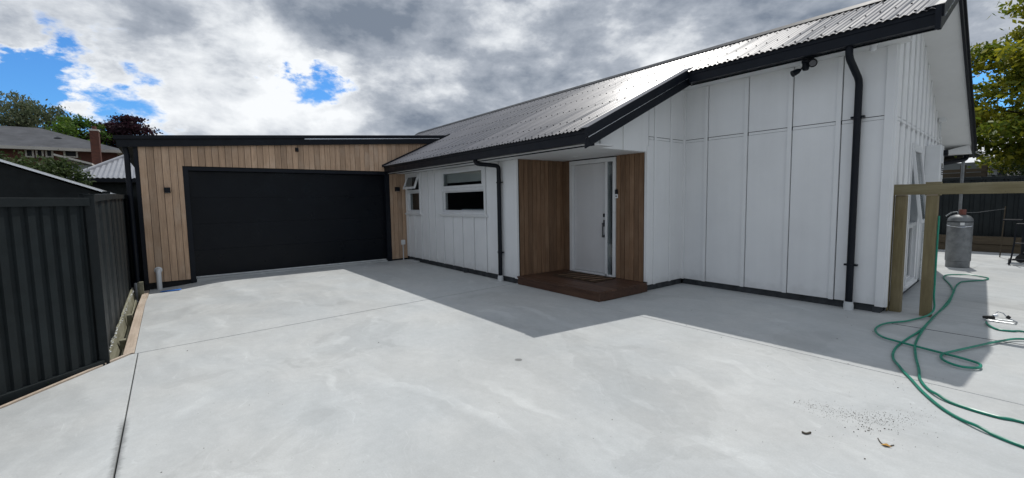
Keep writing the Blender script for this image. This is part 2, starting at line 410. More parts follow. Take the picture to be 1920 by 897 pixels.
for a in range(len(edge)-1): b.f.append((edge[a], k+a, k+a+1, edge[a+1]))
b.smooth = True; tag(b.build('driveway', 'concrete'), kind='structure')
slab('driveway', [(JA[0]+G_, JA[1]+G_), (10, JA[1]+G_), (10, 4.80-G_), (-4.46, 4.80-G_), (-4.46, 5.1), (JB[0]+G_, 5.1)])
slab('driveway', [(-6.03, -.335-G_), (-6.03, -.39), (-5.06, -1.085), (-3.6, -2.4), (-2, -4.4), (0, -9), (10, -9), (10, -.335-G_)])
slab('driveway', [(-4.46+G_, 4.80+G_), (10, 4.80+G_), (10, 7.30), (-4.52, 7.30), (-4.52, 6.1), (-4.46+G_, 6.1)])
slab('footpath', [(-2.25, 7.305), (10, 7.305), (10, 17.0), (-9, 17.0), (-9, 12.3), (-2.25, 12.3)], 'broomed_concrete', -.004)
cut = MB(); cut.box(-1.45, 6, 6.715, 6.727, -.01, .0022); tag(cut.build('saw_cut', 'dark_plinth'), kind='structure')

# ------------------------------------------------------------------ the house
house = thing('house', (-6.5, 8.4, 0), 'white board and batten house with a dark corrugated metal gable roof', 'house')
H = house
WIN = Frame((0, YW), (1, 0), (0, -1)); FRO = Frame((0, YF), (1, 0), (0, -1)); DOO = Frame((0, YD), (1, 0), (0, -1))
STE = Frame((XS, 0), (0, 1), (1, 0)); POR = Frame((XP, 0), (0, 1), (1, 0)); GAR = Frame((XG, 0), (0, 1), (1, 0))
GAB = Frame((XE, 7.221), (SK, 1), (1, -SK))
ks = math.sqrt(1+SK*SK)
def gy(s): return 7.221+s/ks                          # world y along the end wall

def clad(fr, parent, edges, z0, ztop, bands=(2.462, 2.500), holes=(), bw=.062, gaps=.010, d0=.0, batten_ends=(), rand=0):
    """panels between the batten lines, each with its own edges, then the battens over the joints"""
    def top(a): return ztop(a) if callable(ztop) else ztop
    for a, c in zip(edges, edges[1:]):
        a2, c2 = a+gaps/2, c-gaps/2
        levels = [z0] + ([bands[0]-.004] if bands and top((a+c)/2) > bands[0]+.1 > z0+.1 else [])
        for li, zl in enumerate(levels):
            last = li == len(levels)-1
            za = zl if li == 0 else bands[1]+.010
            if last:
                pts = [(a2, za), (c2, za), (c2, top(c2))]
                if callable(ztop) and gy(a2) < YRIDGE < gy(c2) and fr is GAB: pts.append(((YRIDGE-7.221)*ks, zr(YRIDGE)-.2))
                pts.append((a2, top(a2)))
            else: pts = [(a2, za), (c2, za), (c2, bands[0]-.004), (a2, bands[0]-.004)]
            hs = [h_ for h_ in holes if h_[0] < c2 and h_[1] > a2 and h_[3] > za]
            m_ = MB()
            full = [h_ for h_ in hs if h_[0] <= a2 and h_[1] >= c2]
            if full and not callable(ztop):
                for za_, zb_ in ((za, full[0][2]), (full[0][3], pts[2][1])):
                    if zb_-za_ > .01: q = MB(); fr.box(q, a2, c2, za_, zb_, d0, d0+.016); q.build('wall_panel', 'white_paint', parent)
            elif hs and not (last and callable(ztop)): holed(fr, m_, a2, c2, za, pts[2][1], d0, d0+.016, hs)
            else: fr.poly(m_, pts, d0, d0+.016)
            if m_.v: m_.build('wall_panel', 'white_paint', parent)
        if len(levels) == 2:
            m_ = MB(); fr.box(m_, a2+.002, c2-(bw+.002 if c != edges[-1] else -.004), bands[0], bands[1], d0, d0+.019); m_.build('band_strip', 'white_paint', parent)
    for e_ in edges[1:-1]:
        zs_ = [(z0-.004, top(e_)-.004)]
        for h_ in holes:
            if h_[0]-.04 < e_ < h_[1]+.04:
                zs_ = [(z0-.004, h_[2]-.065)] + ([(h_[3]+.05, top(e_)-.004)] if top(e_) > h_[3]+.12 else [])
        for a, c in zs_:
            m_ = MB(); fr.box(m_, e_-bw, e_-.0055, a, c, d0+.0165, d0+.036); m_.build('batten', 'white_paint', parent, bevel=.003)

def backing(fr, name, s0, s1, z0, z1, holes=(), m='dark_void', depth=.12):
    m_ = MB(); holed(fr, m_, s0, s1, z0, z1, -depth, -.002, holes); return m_.build(name, m, H)

# wall with the two windows
W1 = (-11.02, -10.31, 1.27, 2.215); W2 = (-9.16, -7.44, 1.28, 2.205)
ww = backing(WIN, 'window_wall', XG+.02, XP-.02, .10, 2.30, [W1, W2])
clad(WIN, ww, [-11.19, -10.97, -10.635, -10.25, -9.87, -9.54, -9.13, -8.72, -8.31, -7.86, -7.40, -6.97, -6.485], .10, 2.252, None, [W1, W2], bw=.034)
m_ = MB(); WIN.box(m_, -6.485, -6.40, .095, 2.252, .0, .045); m_.build('corner_board', 'white_paint', ww, bevel=.003)
m_ = MB(); WIN.box(m_, -11.19, XP, -.02, .10, -.10, -.02); m_.build('plinth', 'dark_plinth', H)

def window(fr, W, name, parent, split, open_sash=None, sill=True, fw_=.055):
    s0, s1, z0, z1 = W
    f_ = MB(); o = .03
    for a in ((s0-o, s1+o, z1-.02, z1+.035), (s0-o, s1+o, z0-.035, z0+.02), (s0-o, s0+.02, z0+.02, z1-.02), (s1-.02, s1+o, z0+.02, z1-.02)): fr.box(f_, *a, -.10, .045)
    fr.box(f_, s0+.02, s1-.02, split-.03, split+.03, -.06, .035)
    wn = f_.build(name, 'white_plastic', parent, bevel=.003)
    if sill:
        m_ = MB(); m_.extrude([fr.p(s0-.11, z0-.045, .0), fr.p(s0-.11, z0-.085, .0), fr.p(s0-.11, z0-.085, .05), fr.p(s0-.11, z0-.035, .078), fr.p(s0-.11, z0-.025, .04)], fr.t*(s1-s0+.2)); m_.build('sill', 'white_paint', wn)
    for k, (a, c) in enumerate(((z0+.02, split-.03), (split+.03, z1-.02))):
        ang = open_sash if (k == 1 and open_sash) else 0.
        m_ = MB(); pm = MB()
        def tp(s_, z, d): # swing about the head
            if not ang: return fr.p(s_, z, d)
            rz, rd = z-c, d
            return fr.p(s_, c+rz*math.cos(ang)-rd*math.sin(ang)*0, rd-rz*math.sin(ang))
        def bx(mb, a0, a1, b0, b1, d0, d1): mb.hexa([tp(a0, b0, d0), tp(a1, b0, d0), tp(a1, b0, d1), tp(a0, b0, d1), tp(a0, b1, d0), tp(a1, b1, d0), tp(a1, b1, d1), tp(a0, b1, d1)])
        l_, r_ = s0+.022, s1-.022; q_ = fw_ if k == 1 else .03; dd = (.012, .05) if k == 1 else (-.04, .0)
        bx(m_, l_, r_, c-q_, c-.002, *dd); bx(m_, l_, r_, a+.002, a+q_, *dd); bx(m_, l_, l_+q_, a+q_, c-q_, *dd); bx(m_, r_-q_, r_, a+q_, c-q_, *dd)
        m_.build('sash', 'white_plastic', wn, bevel=.003)
        bx(pm, l_+q_-.004, r_-q_+.004, a+q_-.004, c-q_+.004, dd[0]+.012, dd[0]+.018); pm.build('pane', 'glass', wn)
    return wn
window(WIN, W1, 'window', H, 1.80, R(20))
w2 = window(WIN, W2, 'window', H, 1.775)
m_ = MB(); WIN.box(m_, W2[0]+.02, W2[1]-.02, 1.93, 2.19, -.085, -.075); m_.build('roller_blind', 'blind', w2)
m_ = MB(); WIN.box(m_, W2[0]+.55, W2[1]-.15, 1.24, 1.35, -.35, -.14); m_.build('inner_ledge', 'white_plastic', w2)
m_ = MB(); m_.box(XG+.15, -6.7, YW+.13, 7.4, .12, .14); m_.box(XG+.15, -6.7, 7.4, 7.42, .12, 2.5); m_.box(XG+.15, XG+.17, YW+.13, 7.4, .12, 2.5); m_.box(-6.72, -6.7, YW+.13, 7.4, .12, 2.5); m_.box(XG+.15, -6.7, YW+.13, 7.4, 2.5, 2.52)
m_.build('inner_room', 'interior', H)

# front wall, step wall, end wall
fb = backing(FRO, 'front_wall', XS+.0, XE-.03, .10, 3.36)
clad(FRO, fb, [-4.50, -4.055, -3.405, -2.785, -2.19, -1.72], .10, 3.345)
m_ = MB(); FRO.box(m_, -1.735, XE+.022, .085, 3.345, .0, .04); m_.build('corner_board', 'white_paint', fb, bevel=.003)
m_ = MB(); FRO.box(m_, -4.50, -4.455, .095, 3.345, .017, .05); m_.build('corner_board', 'white_paint', fb, bevel=.003)
m_ = MB(); FRO.box(m_, -4.5, XE-.02, -.02, .10, -.1, -.02); m_.build('plinth', 'dark_plinth', H)

def zs(y): return zr(y)-.19
sb = MB(); STE.poly(sb, [(YD-.0, .10), (YF+.1, .10), (YF+.1, zs(YF)), (YE1+.3, zs(YE1+.3)), (YE1+.3, 2.262), (YD, 2.262)], -.10, -.002); sb = sb.build('step_wall', 'dark_void', H)
m_ = MB()
clad(STE, sb, [6.20, 6.40, 6.84, 7.18], .10, zs)
clad(STE, sb, [4.80, 5.10, 5.62, 6.20], 2.262, zs, None)
m_ = MB(); STE.box(m_, YD-.02, YD+.055, .16, 2.35, -.02, .034); m_.build('corner_board', 'white_paint', sb, bevel=.003)
for e_ in (6.20, 6.40):
    pass
m_ = MB(); STE.box(m_, YD+.02, YF, -.02, .10, -.1, -.02); m_.build('plinth', 'dark_plinth', H)

SG1 = (12.05-7.221)*ks
def zg(s): return zr(gy(s))-.20
WG = ((8.55-7.221)*ks, (9.30-7.221)*ks, .20, 2.21)
gb = MB(); ridge_s = (YRIDGE-7.221)*ks
holed(GAB, gb, 0, SG1, .10, 2.45, -.12, -.002, [WG]); GAB.poly(gb, [(0, 2.45), (SG1, 2.45), (SG1, zg(SG1)), (ridge_s, zr(YRIDGE)-.2), (0, zg(0))], -.12, -.002)
gb = gb.build('gable_wall', 'dark_void', H)
ge = [.05]+[.05+.405*k for k in range(1, 12)]+[SG1]
def zg2(s): return zg(s)
# lower course has the window opening, upper course follows the roof
clad(GAB, gb, ge, .10, 2.458, None, [WG], bw=.048)
for a, c in zip(ge, ge[1:]):
    m_ = MB(); pts = [(a+.005, 2.510), (c-.005, 2.510), (c-.005, max(2.515, zg(c)))] + ([(ridge_s, zr(YRIDGE)-.2)] if a < ridge_s < c else []) + [(a+.005, max(2.515, zg(a)))]
    GAB.poly(m_, pts, 0, .016); m_.build('wall_panel', 'white_paint', gb)
    m_ = MB(); GAB.box(m_, a+.004, c-.05, 2.462, 2.500, 0, .019); m_.build('band_strip', 'white_paint', gb)
for e_ in ge[1:-1]:
    m_ = MB(); GAB.box(m_, e_-.048, e_-.0055, 2.40, zg(e_)-.004, .0165, .036)
    if zg(e_) > 2.5: m_.build('batten', 'white_paint', gb, bevel=.003)
m_ = MB(); GAB.box(m_, -.02, .05, .085, zg(0), .017, .045); m_.build('corner_board', 'white_paint', gb, bevel=.003)
m_ = MB(); GAB.box(m_, .0, SG1, -.02, .10, -.1, -.02); m_.build('plinth', 'dark_plinth', H)
window(GAB, WG, 'window', H, 1.06, R(7), sill=True, fw_=.05)
m_ = MB(); GAB.box(m_, .3, 4, .12, 2.4, -2.6, -2.55); GAB.box(m_, .3, 4, .11, .12, -2.6, -.15); GAB.box(m_, .3, .32, .12, 2.4, -2.6, -.15); GAB.box(m_, 3.98, 4, .12, 2.4, -2.6, -.15); GAB.box(m_, .3, 4, 2.4, 2.42, -2.6, -.15)
m_.build('inner_room', 'interior', H)
m_ = MB(); m_.box(XROOFL+.4, -2.05, 12.0, 12.1, 0, 2.5); m_.build('back_wall', 'white_paint', H)
m_ = MB(); m_.box(XROOFL+.3, XROOFL+.4, 6.3, 12.1, 0, 3.2); m_.build('far_wall', 'white_paint', H)

# porch
pb = MB(); POR.box(pb, YW+.02, YD, .10, 2.26, -.10, -.002); pb = pb.build('porch_wall', 'dark_void', H)
n_b = 11; y0, y1 = YW+.02, YD-.005; bwid = (y1-y0)/n_b
for k in range(n_b):
    m_ = MB(); POR.box(m_, y0+k*bwid+.004, y0+(k+1)*bwid-.004, .15, 2.255, 0, .018+.003*(k % 2)); m_.build('timber_board', 'cedar_shaded', pb)
DX0, DX1 = -6.225, -5.113
db = MB(); holed(DOO, db, XP, XS, .10, 2.26, -.10, -.002, [(DX0, DX1, .1, 2.235)]); db = db.build('entry_wall', 'dark_void', H)
x0 = DX1+.01; n_b = 6; bwid = (XS-.03-x0)/n_b
for k in range(n_b):
    m_ = MB(); DOO.box(m_, x0+k*bwid+.004, x0+(k+1)*bwid-.004, .15, 2.255, 0, .018+.003*(k % 2)); m_.build('timber_board', 'cedar_shaded', db)
m_ = MB(); DOO.box(m_, XP+.022, DX0-.004, .15, 2.255, 0, .02); m_.build('timber_board', 'cedar_shaded', db)
fd = MB()
for a in ((DX0, DX1, 2.165, 2.235), (DX0, DX0+.075, .155, 2.165), (DX1-.062, DX1, .155, 2.165), (-5.345, -5.298, .155, 2.165), (DX0+.075, DX1-.062, .152, .185)): DOO.box(fd, *a, -.10, .03)
fd = fd.build('front_door', 'white_plastic', H, bevel=.003)
m_ = MB(); DOO.box(m_, DX0+.08, -5.35, .19, 2.16, -.07, -.03); ds = m_.build('door_leaf', 'door_paint', fd, bevel=.003)
m_ = MB(); DOO.box(m_, -5.30, DX1-.06, .183, 2.167, .004, .010); m_.build('sidelight_pane', 'glass', fd)
m_ = MB(); DOO.box(m_, -5.285, -5.185, .58, .92, -.5, -.45); m_.build('inner_panel', 'white_plastic', fd)
m_ = MB(); DOO.box(m_, -5.425, -5.365, 1.03, 1.15, -.03, -.018); DOO.box(m_, -5.415, -5.375, .84, .88, -.03, .03); DOO.box(m_, -5.415, -5.375, 1.07, 1.10, -.03, .03); m_.tube([DOO.p(-5.395, .84, .028), DOO.p(-5.395, 1.10, .028)], .013, 8); m_.build('handle', 'dark_steel', fd)
m_ = MB(); DOO.box(m_, -5.42, -5.362, 1.20, 1.262, -.03, -.008); DOO.box(m_, -5.402, -5.38, 1.215, 1.247, -.008, .006); m_.build('lock', 'black_metal', fd)
m_ = MB(); DOO.box(m_, XP+.1, XS-.1, .0, 2.6, -1.9, -1.85); DOO.box(m_, XP+.1, XS-.1, .1, .12, -1.9, -.11); DOO.box(m_, XP+.05, XP+.1, .1, 2.6, -1.9, -.11); m_.build('hallway', 'interior', H)

# soffits
sf = MB(); sf.box(XG+.02, XR1-.03, YE1+.10, YW-.0, 2.256, 2.272); sf.box(XP-.03, XS-.002, YW, YD+.0, 2.2565, 2.2725); sf = sf.build('soffit', 'soffit_white', H)
m_ = MB(); m_.lathe((-5.55, 5.62, 2.2515), [(.02, .0), (.045, 0), (.05, .006)], 20); m_.build('downlight', 'white_plastic', sf)
m_ = MB(); m_.box(XS-.05, -1.52, YE2+.10, YF+.02, 3.345, 3.36); m_.build('soffit', 'soffit_white', H)
m_ = MB()   # sloping lining under the verge beside the porch
m_.hexa([(XS-.0, YE1+.2, zs(YE1+.2)), (XR1-.02, YE1+.2, zs(YE1+.2)), (XR1-.02, YF, zs(YF)), (XS, YF, zs(YF)), (XS, YE1+.2, zs(YE1+.2)+.012), (XR1-.02, YE1+.2, zs(YE1+.2)+.012), (XR1-.02, YF, zs(YF)+.012), (XS, YF, zs(YF)+.012)])
m_.build('verge_lining', 'soffit_white', H)
def xwall(y): return XE+SK*(y-7.221)
for a, c in ((6.85, YRIDGE), (YRIDGE, 12.33)):
    m_ = MB(); za, zc = zr(a)-.21, zr(c)-.21
    m_.hexa([(xwall(a)-.05, a, za), (xend(a)-.03, a, za), (xend(c)-.03, c, zc), (xwall(c)-.05, c, zc), (xwall(a)-.05, a, za+.012), (xend(a)-.03, a, za+.012), (xend(c)-.03, c, zc+.012), (xwall(c)-.05, c, zc+.012)])
    m_.build('verge_lining', 'soffit_white', H)
m_ = MB(); c = 12.33; m_.hexa([(xwall(c)-.1, 11.98, zr(c)-.235), (xend(c)-.03, 12.05, zr(c)-.235), (xend(c)-.03, c+.02, zr(c)-.235), (xwall(c)-.1, c+.02, zr(c)-.235), (xwall(c)-.1, 11.98, zr(c)-.22), (xend(c)-.03, 12.05, zr(c)-.07), (xend(c)-.03, c+.02, zr(c)-.2), (xwall(c)-.1, c+.02, zr(c)-.2)])
m_.build('eave_return', 'soffit_white', H)

# roof: solid deck, corrugated sheets, ridge cap, screws
def deck(mb, poly, t=.12): # poly of (x,y) on the slope
    top = [(x, y, zr(y)-.03) for x, y in poly]; n = len(poly)
    mb.add(top+[(x, y, z-t) for x, y, z in top], [tuple(range(n)), tuple(range(2*n-1, n-1, -1))]+[(i, n+i, n+(i+1) % n, (i+1) % n) for i in range(n)])
rb = MB()
deck(rb, [(XG+.04, YE1+.05), (XR1-.05, YE1+.05), (XR1-.05, YE2+.05), (xend(YE2)-.05, YE2+.05), (xend(YRIDGE)-.05, YRIDGE), (XROOFL, YRIDGE), (XROOFL, 6.5), (XG+.04, 6.5)])
deck(rb, [(XROOFL, YRIDGE+.001), (xend(YRIDGE)-.05, YRIDGE+.001), (xend(YBACK)-.05, YBACK), (XROOFL, YBACK)])
roof = rb.build('roof', 'dark_void', H)
PER, AMP, SW = .076, .0085, .076*10
nsheet = int((xend(YE2)-XROOFL)/SW)+1
for k in range(nsheet):
    xa = XROOFL+k*SW; xb = min(xa+SW+.02, xend(YE2))
    tx, tz = random.uniform(-.0035, .0035), random.uniform(-.0012, .0012)
    vs, fs = [], []; n = 80; cols = 0
    for i in range(int(n*1.03)+1):
        x = xa+SW*i/n
        if x > xb+1e-6: break
        ylo = YE1-.045 if (XG+.02 < x < XR1) else (YE2-.045 if x >= XR1 else 6.42)
        yhi = YRIDGE
        if x > xend(YRIDGE): yhi = 6.75+(x+1.18)/SK
        if yhi <= ylo+.01: break
        wz = AMP*math.cos(2*math.pi*(x-XROOFL)/PER)
        for t in (0, .33, .66, 1):
            y = ylo+(yhi-ylo)*t
            vs.append((x, y, zr(y)+wz+.002+tx*(t-.5)+tz*(i/n)+.0012*math.sin(x*3.1+t*9+k)))
        cols += 1
    for i in range(cols-1):
        for j in range(3): a = i*4+j; fs.append((a, a+4, a+5, a+1))
    m_ = MB(); m_.smooth = True; m_.add(vs, fs); o = m_.build('roof_sheet', 'roof_metal', roof, fix=False)
m_ = MB()
m_.extrude([(XROOFL, YRIDGE-.17, zr(YRIDGE-.17)+.012), (XROOFL, YRIDGE-.17, zr(YRIDGE-.17)+.024), (XROOFL, YRIDGE-.03, zr(YRIDGE)+.03), (XROOFL, YRIDGE, zr(YRIDGE)+.045), (XROOFL, YRIDGE+.03, zr(YRIDGE)+.03), (XROOFL, YRIDGE+.17, zr(YRIDGE+.17)+.024), (XROOFL, YRIDGE+.17, zr(YRIDGE+.17)+.01), (XROOFL, YRIDGE, zr(YRIDGE)+.02)], (xend(YRIDGE)-XROOFL+.02, 0, 0))
m_.build('ridge_cap', 'black_metal', roof)
m_ = MB(); 
for row, yy in enumerate((4.50, 4.95, 5.75, 6.55, 7.35, 8.05, 8.30)):
    x = XROOFL+.038*2
    while x < -1.3:
        if (XG+.05 < x < XR1-.05 and yy > YE1) or (x >= XR1 and yy > YE2) or (yy > 6.6):
            z = zr(yy)+AMP+.004; r_ = .011
            m_.add([(x+r_*math.cos(a*1.0472), yy+r_*math.sin(a*1.0472), z-.006) for a in range(6)]+[(x+r_*.8*math.cos(a*1.0472), yy+r_*.8*math.sin(a*1.0472), z+.008) for a in range(6)], [(6, 7, 8, 9, 10, 11)]+[(i, (i+1) % 6, 6+(i+1) % 6, 6+i) for i in range(6)])
        x += PER*2
    if row == 0:
        x = XR1+.05
        while x < -1.25:
            z = zr(YE2+.03)+AMP+.004; yv = YE2+.03; m_.box(x-.01, x+.01, yv-.01, yv+.01, z-.006, z+.008); x += PER*2
tag(m_.build('screws', 'black_metal', roof), kind='stuff')

# gutters, fascias, barges
def gutter(xa, xb, y, ztop, name='gutter'):
    prof = [(0, -.19), (0, -.075), (-.012, -.066), (-.012, -.012), (.0, .0), (.014, .0), (.014, -.012), (.006, -.02), (.006, -.175), (.115, -.175), (.115, -.01), (.13, -.01), (.13, -.19)]
    m_ = MB(); m_.extrude([(xa, y+a, ztop+c) for a, c in prof], (xb-xa, 0, 0)); o = m_.build(name, 'black_metal', H)
    for xx in (xa-.003, xb+.001):
        q = MB(); q.extrude([(xx, y-.013, ztop-.005), (xx, y+.13, ztop-.005), (xx, y+.13, ztop-.192), (xx, y-.002, ztop-.192)], (.002, 0, 0)); q.build('gutter_end', 'black_metal', o)
    return o
gutter(XG+.01, XR1+.03, YE1-.0, 2.462)
gutter(XR1+.05, xend(6.75)-.02, YE2-.0, 3.535)
m_ = MB(); m_.box(XG+.02, XR1-.02, YE1+.131, YE1+.155, 2.24, 2.44); m_.build('fascia', 'black_metal', H)
m_ = MB(); m_.box(XR1-.0, xend(6.75)-.05, YE2+.131, YE2+.155, 3.33, 3.52); m_.build('fascia', 'black_metal', H)
def barge(x0f, ya, yb, mats, name):
    """raking board with a folded flashing over it, on the line x0f(y)"""
    def pr(lo, hi, d0, d1, a, c, nm, mm, par):
        m_ = MB(); m_.hexa([(x0f(a)+d0, a, zr(a)+lo), (x0f(a)+d1, a, zr(a)+lo), (x0f(c)+d1, c, zr(c)+lo), (x0f(c)+d0, c, zr(c)+lo), (x0f(a)+d0, a, zr(a)+hi), (x0f(a)+d1, a, zr(a)+hi), (x0f(c)+d1, c, zr(c)+hi), (x0f(c)+d0, c, zr(c)+hi)]); return m_.build(nm, mm, par)
    o = pr(-.245, -.115, -.03, 0., ya, yb, name, mats[0], H)
    pr(-.105, .02, -.03, .018, ya, yb, 'flashing', mats[1], o)
    pr(-.114, -.106, -.02, .024, ya+.02, yb, 'drip_or_glint_strip', mats[2], o)
    pr(.021, .026, -.15, .018, ya+.01, yb, 'roof_flashing', mats[3], o)
    return o
barge(lambda y: XR1+.03, YE1-.06, YE2+.12, ('black_metal', 'black_metal', 'pale_metal', 'roof_metal'), 'barge_board')
barge(lambda y: xend(y), YE2-.02, YRIDGE, ('black_metal', 'black_metal', 'pale_metal', 'roof_metal'), 'barge_board')
barge(lambda y: xend(y), YRIDGE+.001, YBACK+.05, ('black_metal', 'black_metal', 'black_metal', 'roof_metal'), 'barge_board')
m_ = MB(); m_.box(xend(6.75)-.05, xend(6.75)+.0, YE2-.05, YE2-.018, zr(6.75)-.24, zr(6.75)+.01); m_.build('barge_end', 'black_metal', H)
m_ = MB(); m_.box(-8, xend(12.4)-.01, YBACK-.02, YBACK+.13, zr(12.42)-.2, zr(12.42)-.01); m_.build('gutter', 'black_metal', H)
# flashing where the roof runs into the garage
m_ = MB(); m_.hexa([(XG+.012, 4.42, zr(4.42)-.02), (XG+.06, 4.42, zr(4.42)-.02), (XG+.06, 6.4, zr(6.4)-.02), (XG+.012, 6.4, zr(6.4)-.02), (XG+.012, 4.42, zr(4.42)+.045), (XG+.06, 4.42, zr(4.42)+.03), (XG+.06, 6.4, zr(6.4)+.03), (XG+.012, 6.4, zr(6.4)+.045)]); m_.build('apron_flashing', 'black_metal', H)

def rounded(pts, r=.07, n=5):
    pts = [Vector(p) for p in pts]; out_ = [pts[0]]
    for a, b_, c in zip(pts, pts[1:], pts[2:]):
        u = (a-b_).normalized(); v = (c-b_).normalized(); p0, p1 = b_+u*r, b_+v*r
        for k in range(n+1): t = k/n; out_.append(p0.lerp(b_, t).lerp(b_.lerp(p1, t), t))
    return out_+[pts[-1]]
def downpipe(pts, r, brackets, nrm, base=True, sock=True):
    m_ = MB(); m_.tube(rounded(pts), r, 14); o = m_.build('downpipe', 'black_metal', H)
    x, y, z = pts[-1]
    for zb in brackets:
        q = MB(); t = Vector((-nrm[1], nrm[0], 0)); c = Vector((x, y, zb))
        q.lathe((x, y, zb-.012), [(r+.004, 0), (r+.004, .024)], 14)
        for s_ in (-1, 1): a = c+t*s_*(r+.012); q.box(a.x-.02, a.x+.02, a.y-.01, a.y+.03*abs(nrm[1])+.01, zb-.012, zb+.012)
        q.build('bracket', 'black_metal', o)
    if sock:
        q = MB(); q.lathe((x, y, -.01), [(r+.016, 0), (r+.016, .085), (r+.011, .09), (r+.011, .12)], 18); q.build('pipe_socket', 'pvc', o)
    return o
downpipe([(-7.05, 4.55, 2.30), (-7.05, 4.55, 2.205), (-6.885, 4.955, 2.165), (-6.885, 4.955, .05)], .040, (1.86, .55), (0, -1))
downpipe([(-2.03, 6.83, 3.42), (-2.03, 6.83, 3.22), (-2.0, 7.14, 2.98), (-2.0, 7.14, .05)], .041, (2.52, .60), (0, -1))
downpipe([(-1.70, 12.48, 2.26), (-1.70, 12.48, 2.18), (-2.02, 12.16, 2.10), (-2.02, 12.16, .05)], .042, (1.2,), (1, 0), sock=False)

# ------------------------------------------------------------------ the garage
garage = thing('garage', (-14, 2.8, 0), 'cedar clad garage with a wide black door joined to the white house', 'garage')
def zfb(y): return 2.672+.0716*y
def zft(y): return 2.884+.0723*y
DY0, DY1, DZ = .305, 4.60, 2.30
YGL = -.43
gw = MB()
GAR.poly(gw, [(YGL, -.3), (DY0, -.3), (DY0, zfb(DY0)+.1), (YGL, zfb(YGL)+.1)], -.15, -.002); GAR.poly(gw, [(DY0, DZ), (DY1, DZ), (DY1, zfb(DY1)+.1), (DY0, zfb(DY0)+.1)], -.15, -.002); GAR.poly(gw, [(DY1, -.3), (5.03, -.3), (5.03, zfb(5.03)+.1), (DY1, zfb(DY1)+.1)], -.15, -.002); GAR.poly(gw, [(5.03, 2.2), (6.35, 2.2), (6.35, zfb(6.35)+.1), (5.03, zfb(5.03)+.1)], -.15, -.002)
gw = gw.build('front_wall', 'dark_void', garage)
BWG = .1175; y = -.365
while y < 6.25:
    a, c = y+.0035, min(y+BWG-.0035, 6.3)
    lowz = .03 if a < 1 else .045
    cuts = [(a, c, lowz if (c <= DY0 or a >= DY1) else DZ+.012)]
    if a < DY0 < c: cuts = [(a, c, DZ+.012), (a, DY0-.002, .03)]
    if a < DY1 < c: cuts = [(a, c, DZ+.012), (DY1+.002, c, .045)]
    if a > 5.0: cuts = [(a, c, max(2.3, zr(a)-.05))]
    if len(cuts) == 2:
        lo = cuts[1]; poly = [(lo[0], lo[2]), (lo[1], lo[2]), (lo[1], DZ+.012)] + ([(c, DZ+.012)] if lo[1] < c else []) + [(c, zfb(c)+.03), (a, zfb(a)+.03)] + ([(a, DZ+.012), (lo[0], DZ+.012)] if lo[0] > a else [])
    else: poly = [(a, cuts[0][2]), (c, cuts[0][2]), (c, zfb(c)+.03), (a, zfb(a)+.03)]
    m_ = MB(); GAR.poly(m_, poly, 0, .019+random.uniform(-.002, .002)); m_.build('timber_board', 'cedar', gw)
    y += BWG
m_ = MB(); GAR.poly(m_, [(YGL, .0), (-.365, .0), (-.365, zfb(-.36)+.05), (YGL, zfb(-.4)+.05)], -.1, .03); m_.build('corner_post', 'black_metal', garage)
m_ = MB(); GAR.box(m_, YGL, DY0+.1, -.31, .022, -.12, -.003); m_.build('footing', 'dark_plinth', garage)
m_ = MB(); GAR.box(m_, DY1, 5.03, -.31, .04, -.12, -.003); m_.build('footing', 'dark_plinth', garage)
gd = MB()   # frame of the door
for a in ((DY0, DY0+.09, -.08, DZ), (DY1-.12, DY1, -.08, DZ), (DY0+.09, DY1-.12, DZ-.075, DZ)): GAR.box(gd, *a, -.14, .026)
gd = gd.build('garage_door', 'black_metal', garage, bevel=.003)
for k in range(4):
    hh = (DZ-.08-.06)/4; m_ = MB(); GAR.box(m_, DY0+.085, DY1-.115, .06+k*hh+.0012, .06+(k+1)*hh-.0012, -.13, -.095+.0008*(k % 2)); m_.build('door_panel', 'black_door', gd, bevel=.0015)
m_ = MB(); GAR.box(m_, DY0+.09, DY1-.12, .03, .058, -.13, -.085); m_.build('bottom_seal', 'pvc', gd)
m_ = MB(); GAR.box(m_, DY0+.02, DY1-.02, .03, DZ-.01, -.16, -.142); m_.build('light_leak_backing', 'dark_void', gd)  # unseen sheet added to stop light leaking through the panel gaps
m_ = MB(); GAR.box(m_, DY0, DY1, -.31, .024, -.5, -.004); m_.build('threshold', 'concrete', garage)
Y2 = 6.42
fa = MB(); fa.extrude([(XG+.05, -.66, zfb(-.66)), (XG+.05, Y2, zfb(Y2)), (XG+.05, Y2, zfb(Y2)+.125), (XG+.05, -.66, zfb(-.66)+.125)], (.03, 0, 0)); fa = fa.build('fascia', 'black_metal', garage)
m_ = MB(); m_.extrude([(XG+.02, -.70, zfb(-.7)+.145), (XG+.02, Y2, zfb(Y2)+.145), (XG+.02, Y2, zft(Y2)), (XG+.02, -.70, zft(-.7))], (.09, 0, 0)); m_.build('roof_flashing', 'black_metal', fa)
m_ = MB(); m_.extrude([(XG+.03, -.68, zfb(-.68)+.126), (XG+.03, 2.6, zfb(2.6)+.126), (XG+.03, 2.6, zfb(2.6)+.144), (XG+.03, -.68, zfb(-.68)+.144)], (.045, 0, 0)); m_.build('shadow_trim', 'black_metal', fa)
m_ = MB(); m_.extrude([(XG+.03, 2.6, zfb(2.6)+.1265), (XG+.03, 6.05, zfb(6.05)+.1265), (XG+.03, 6.05, zfb(6.05)+.138), (XG+.03, 2.6, zfb(2.6)+.138)], (.062, 0, 0)); m_.build('drip_or_glint_strip', 'pale_metal', fa)  # pale strip standing in for the reflected glint along the fascia lip
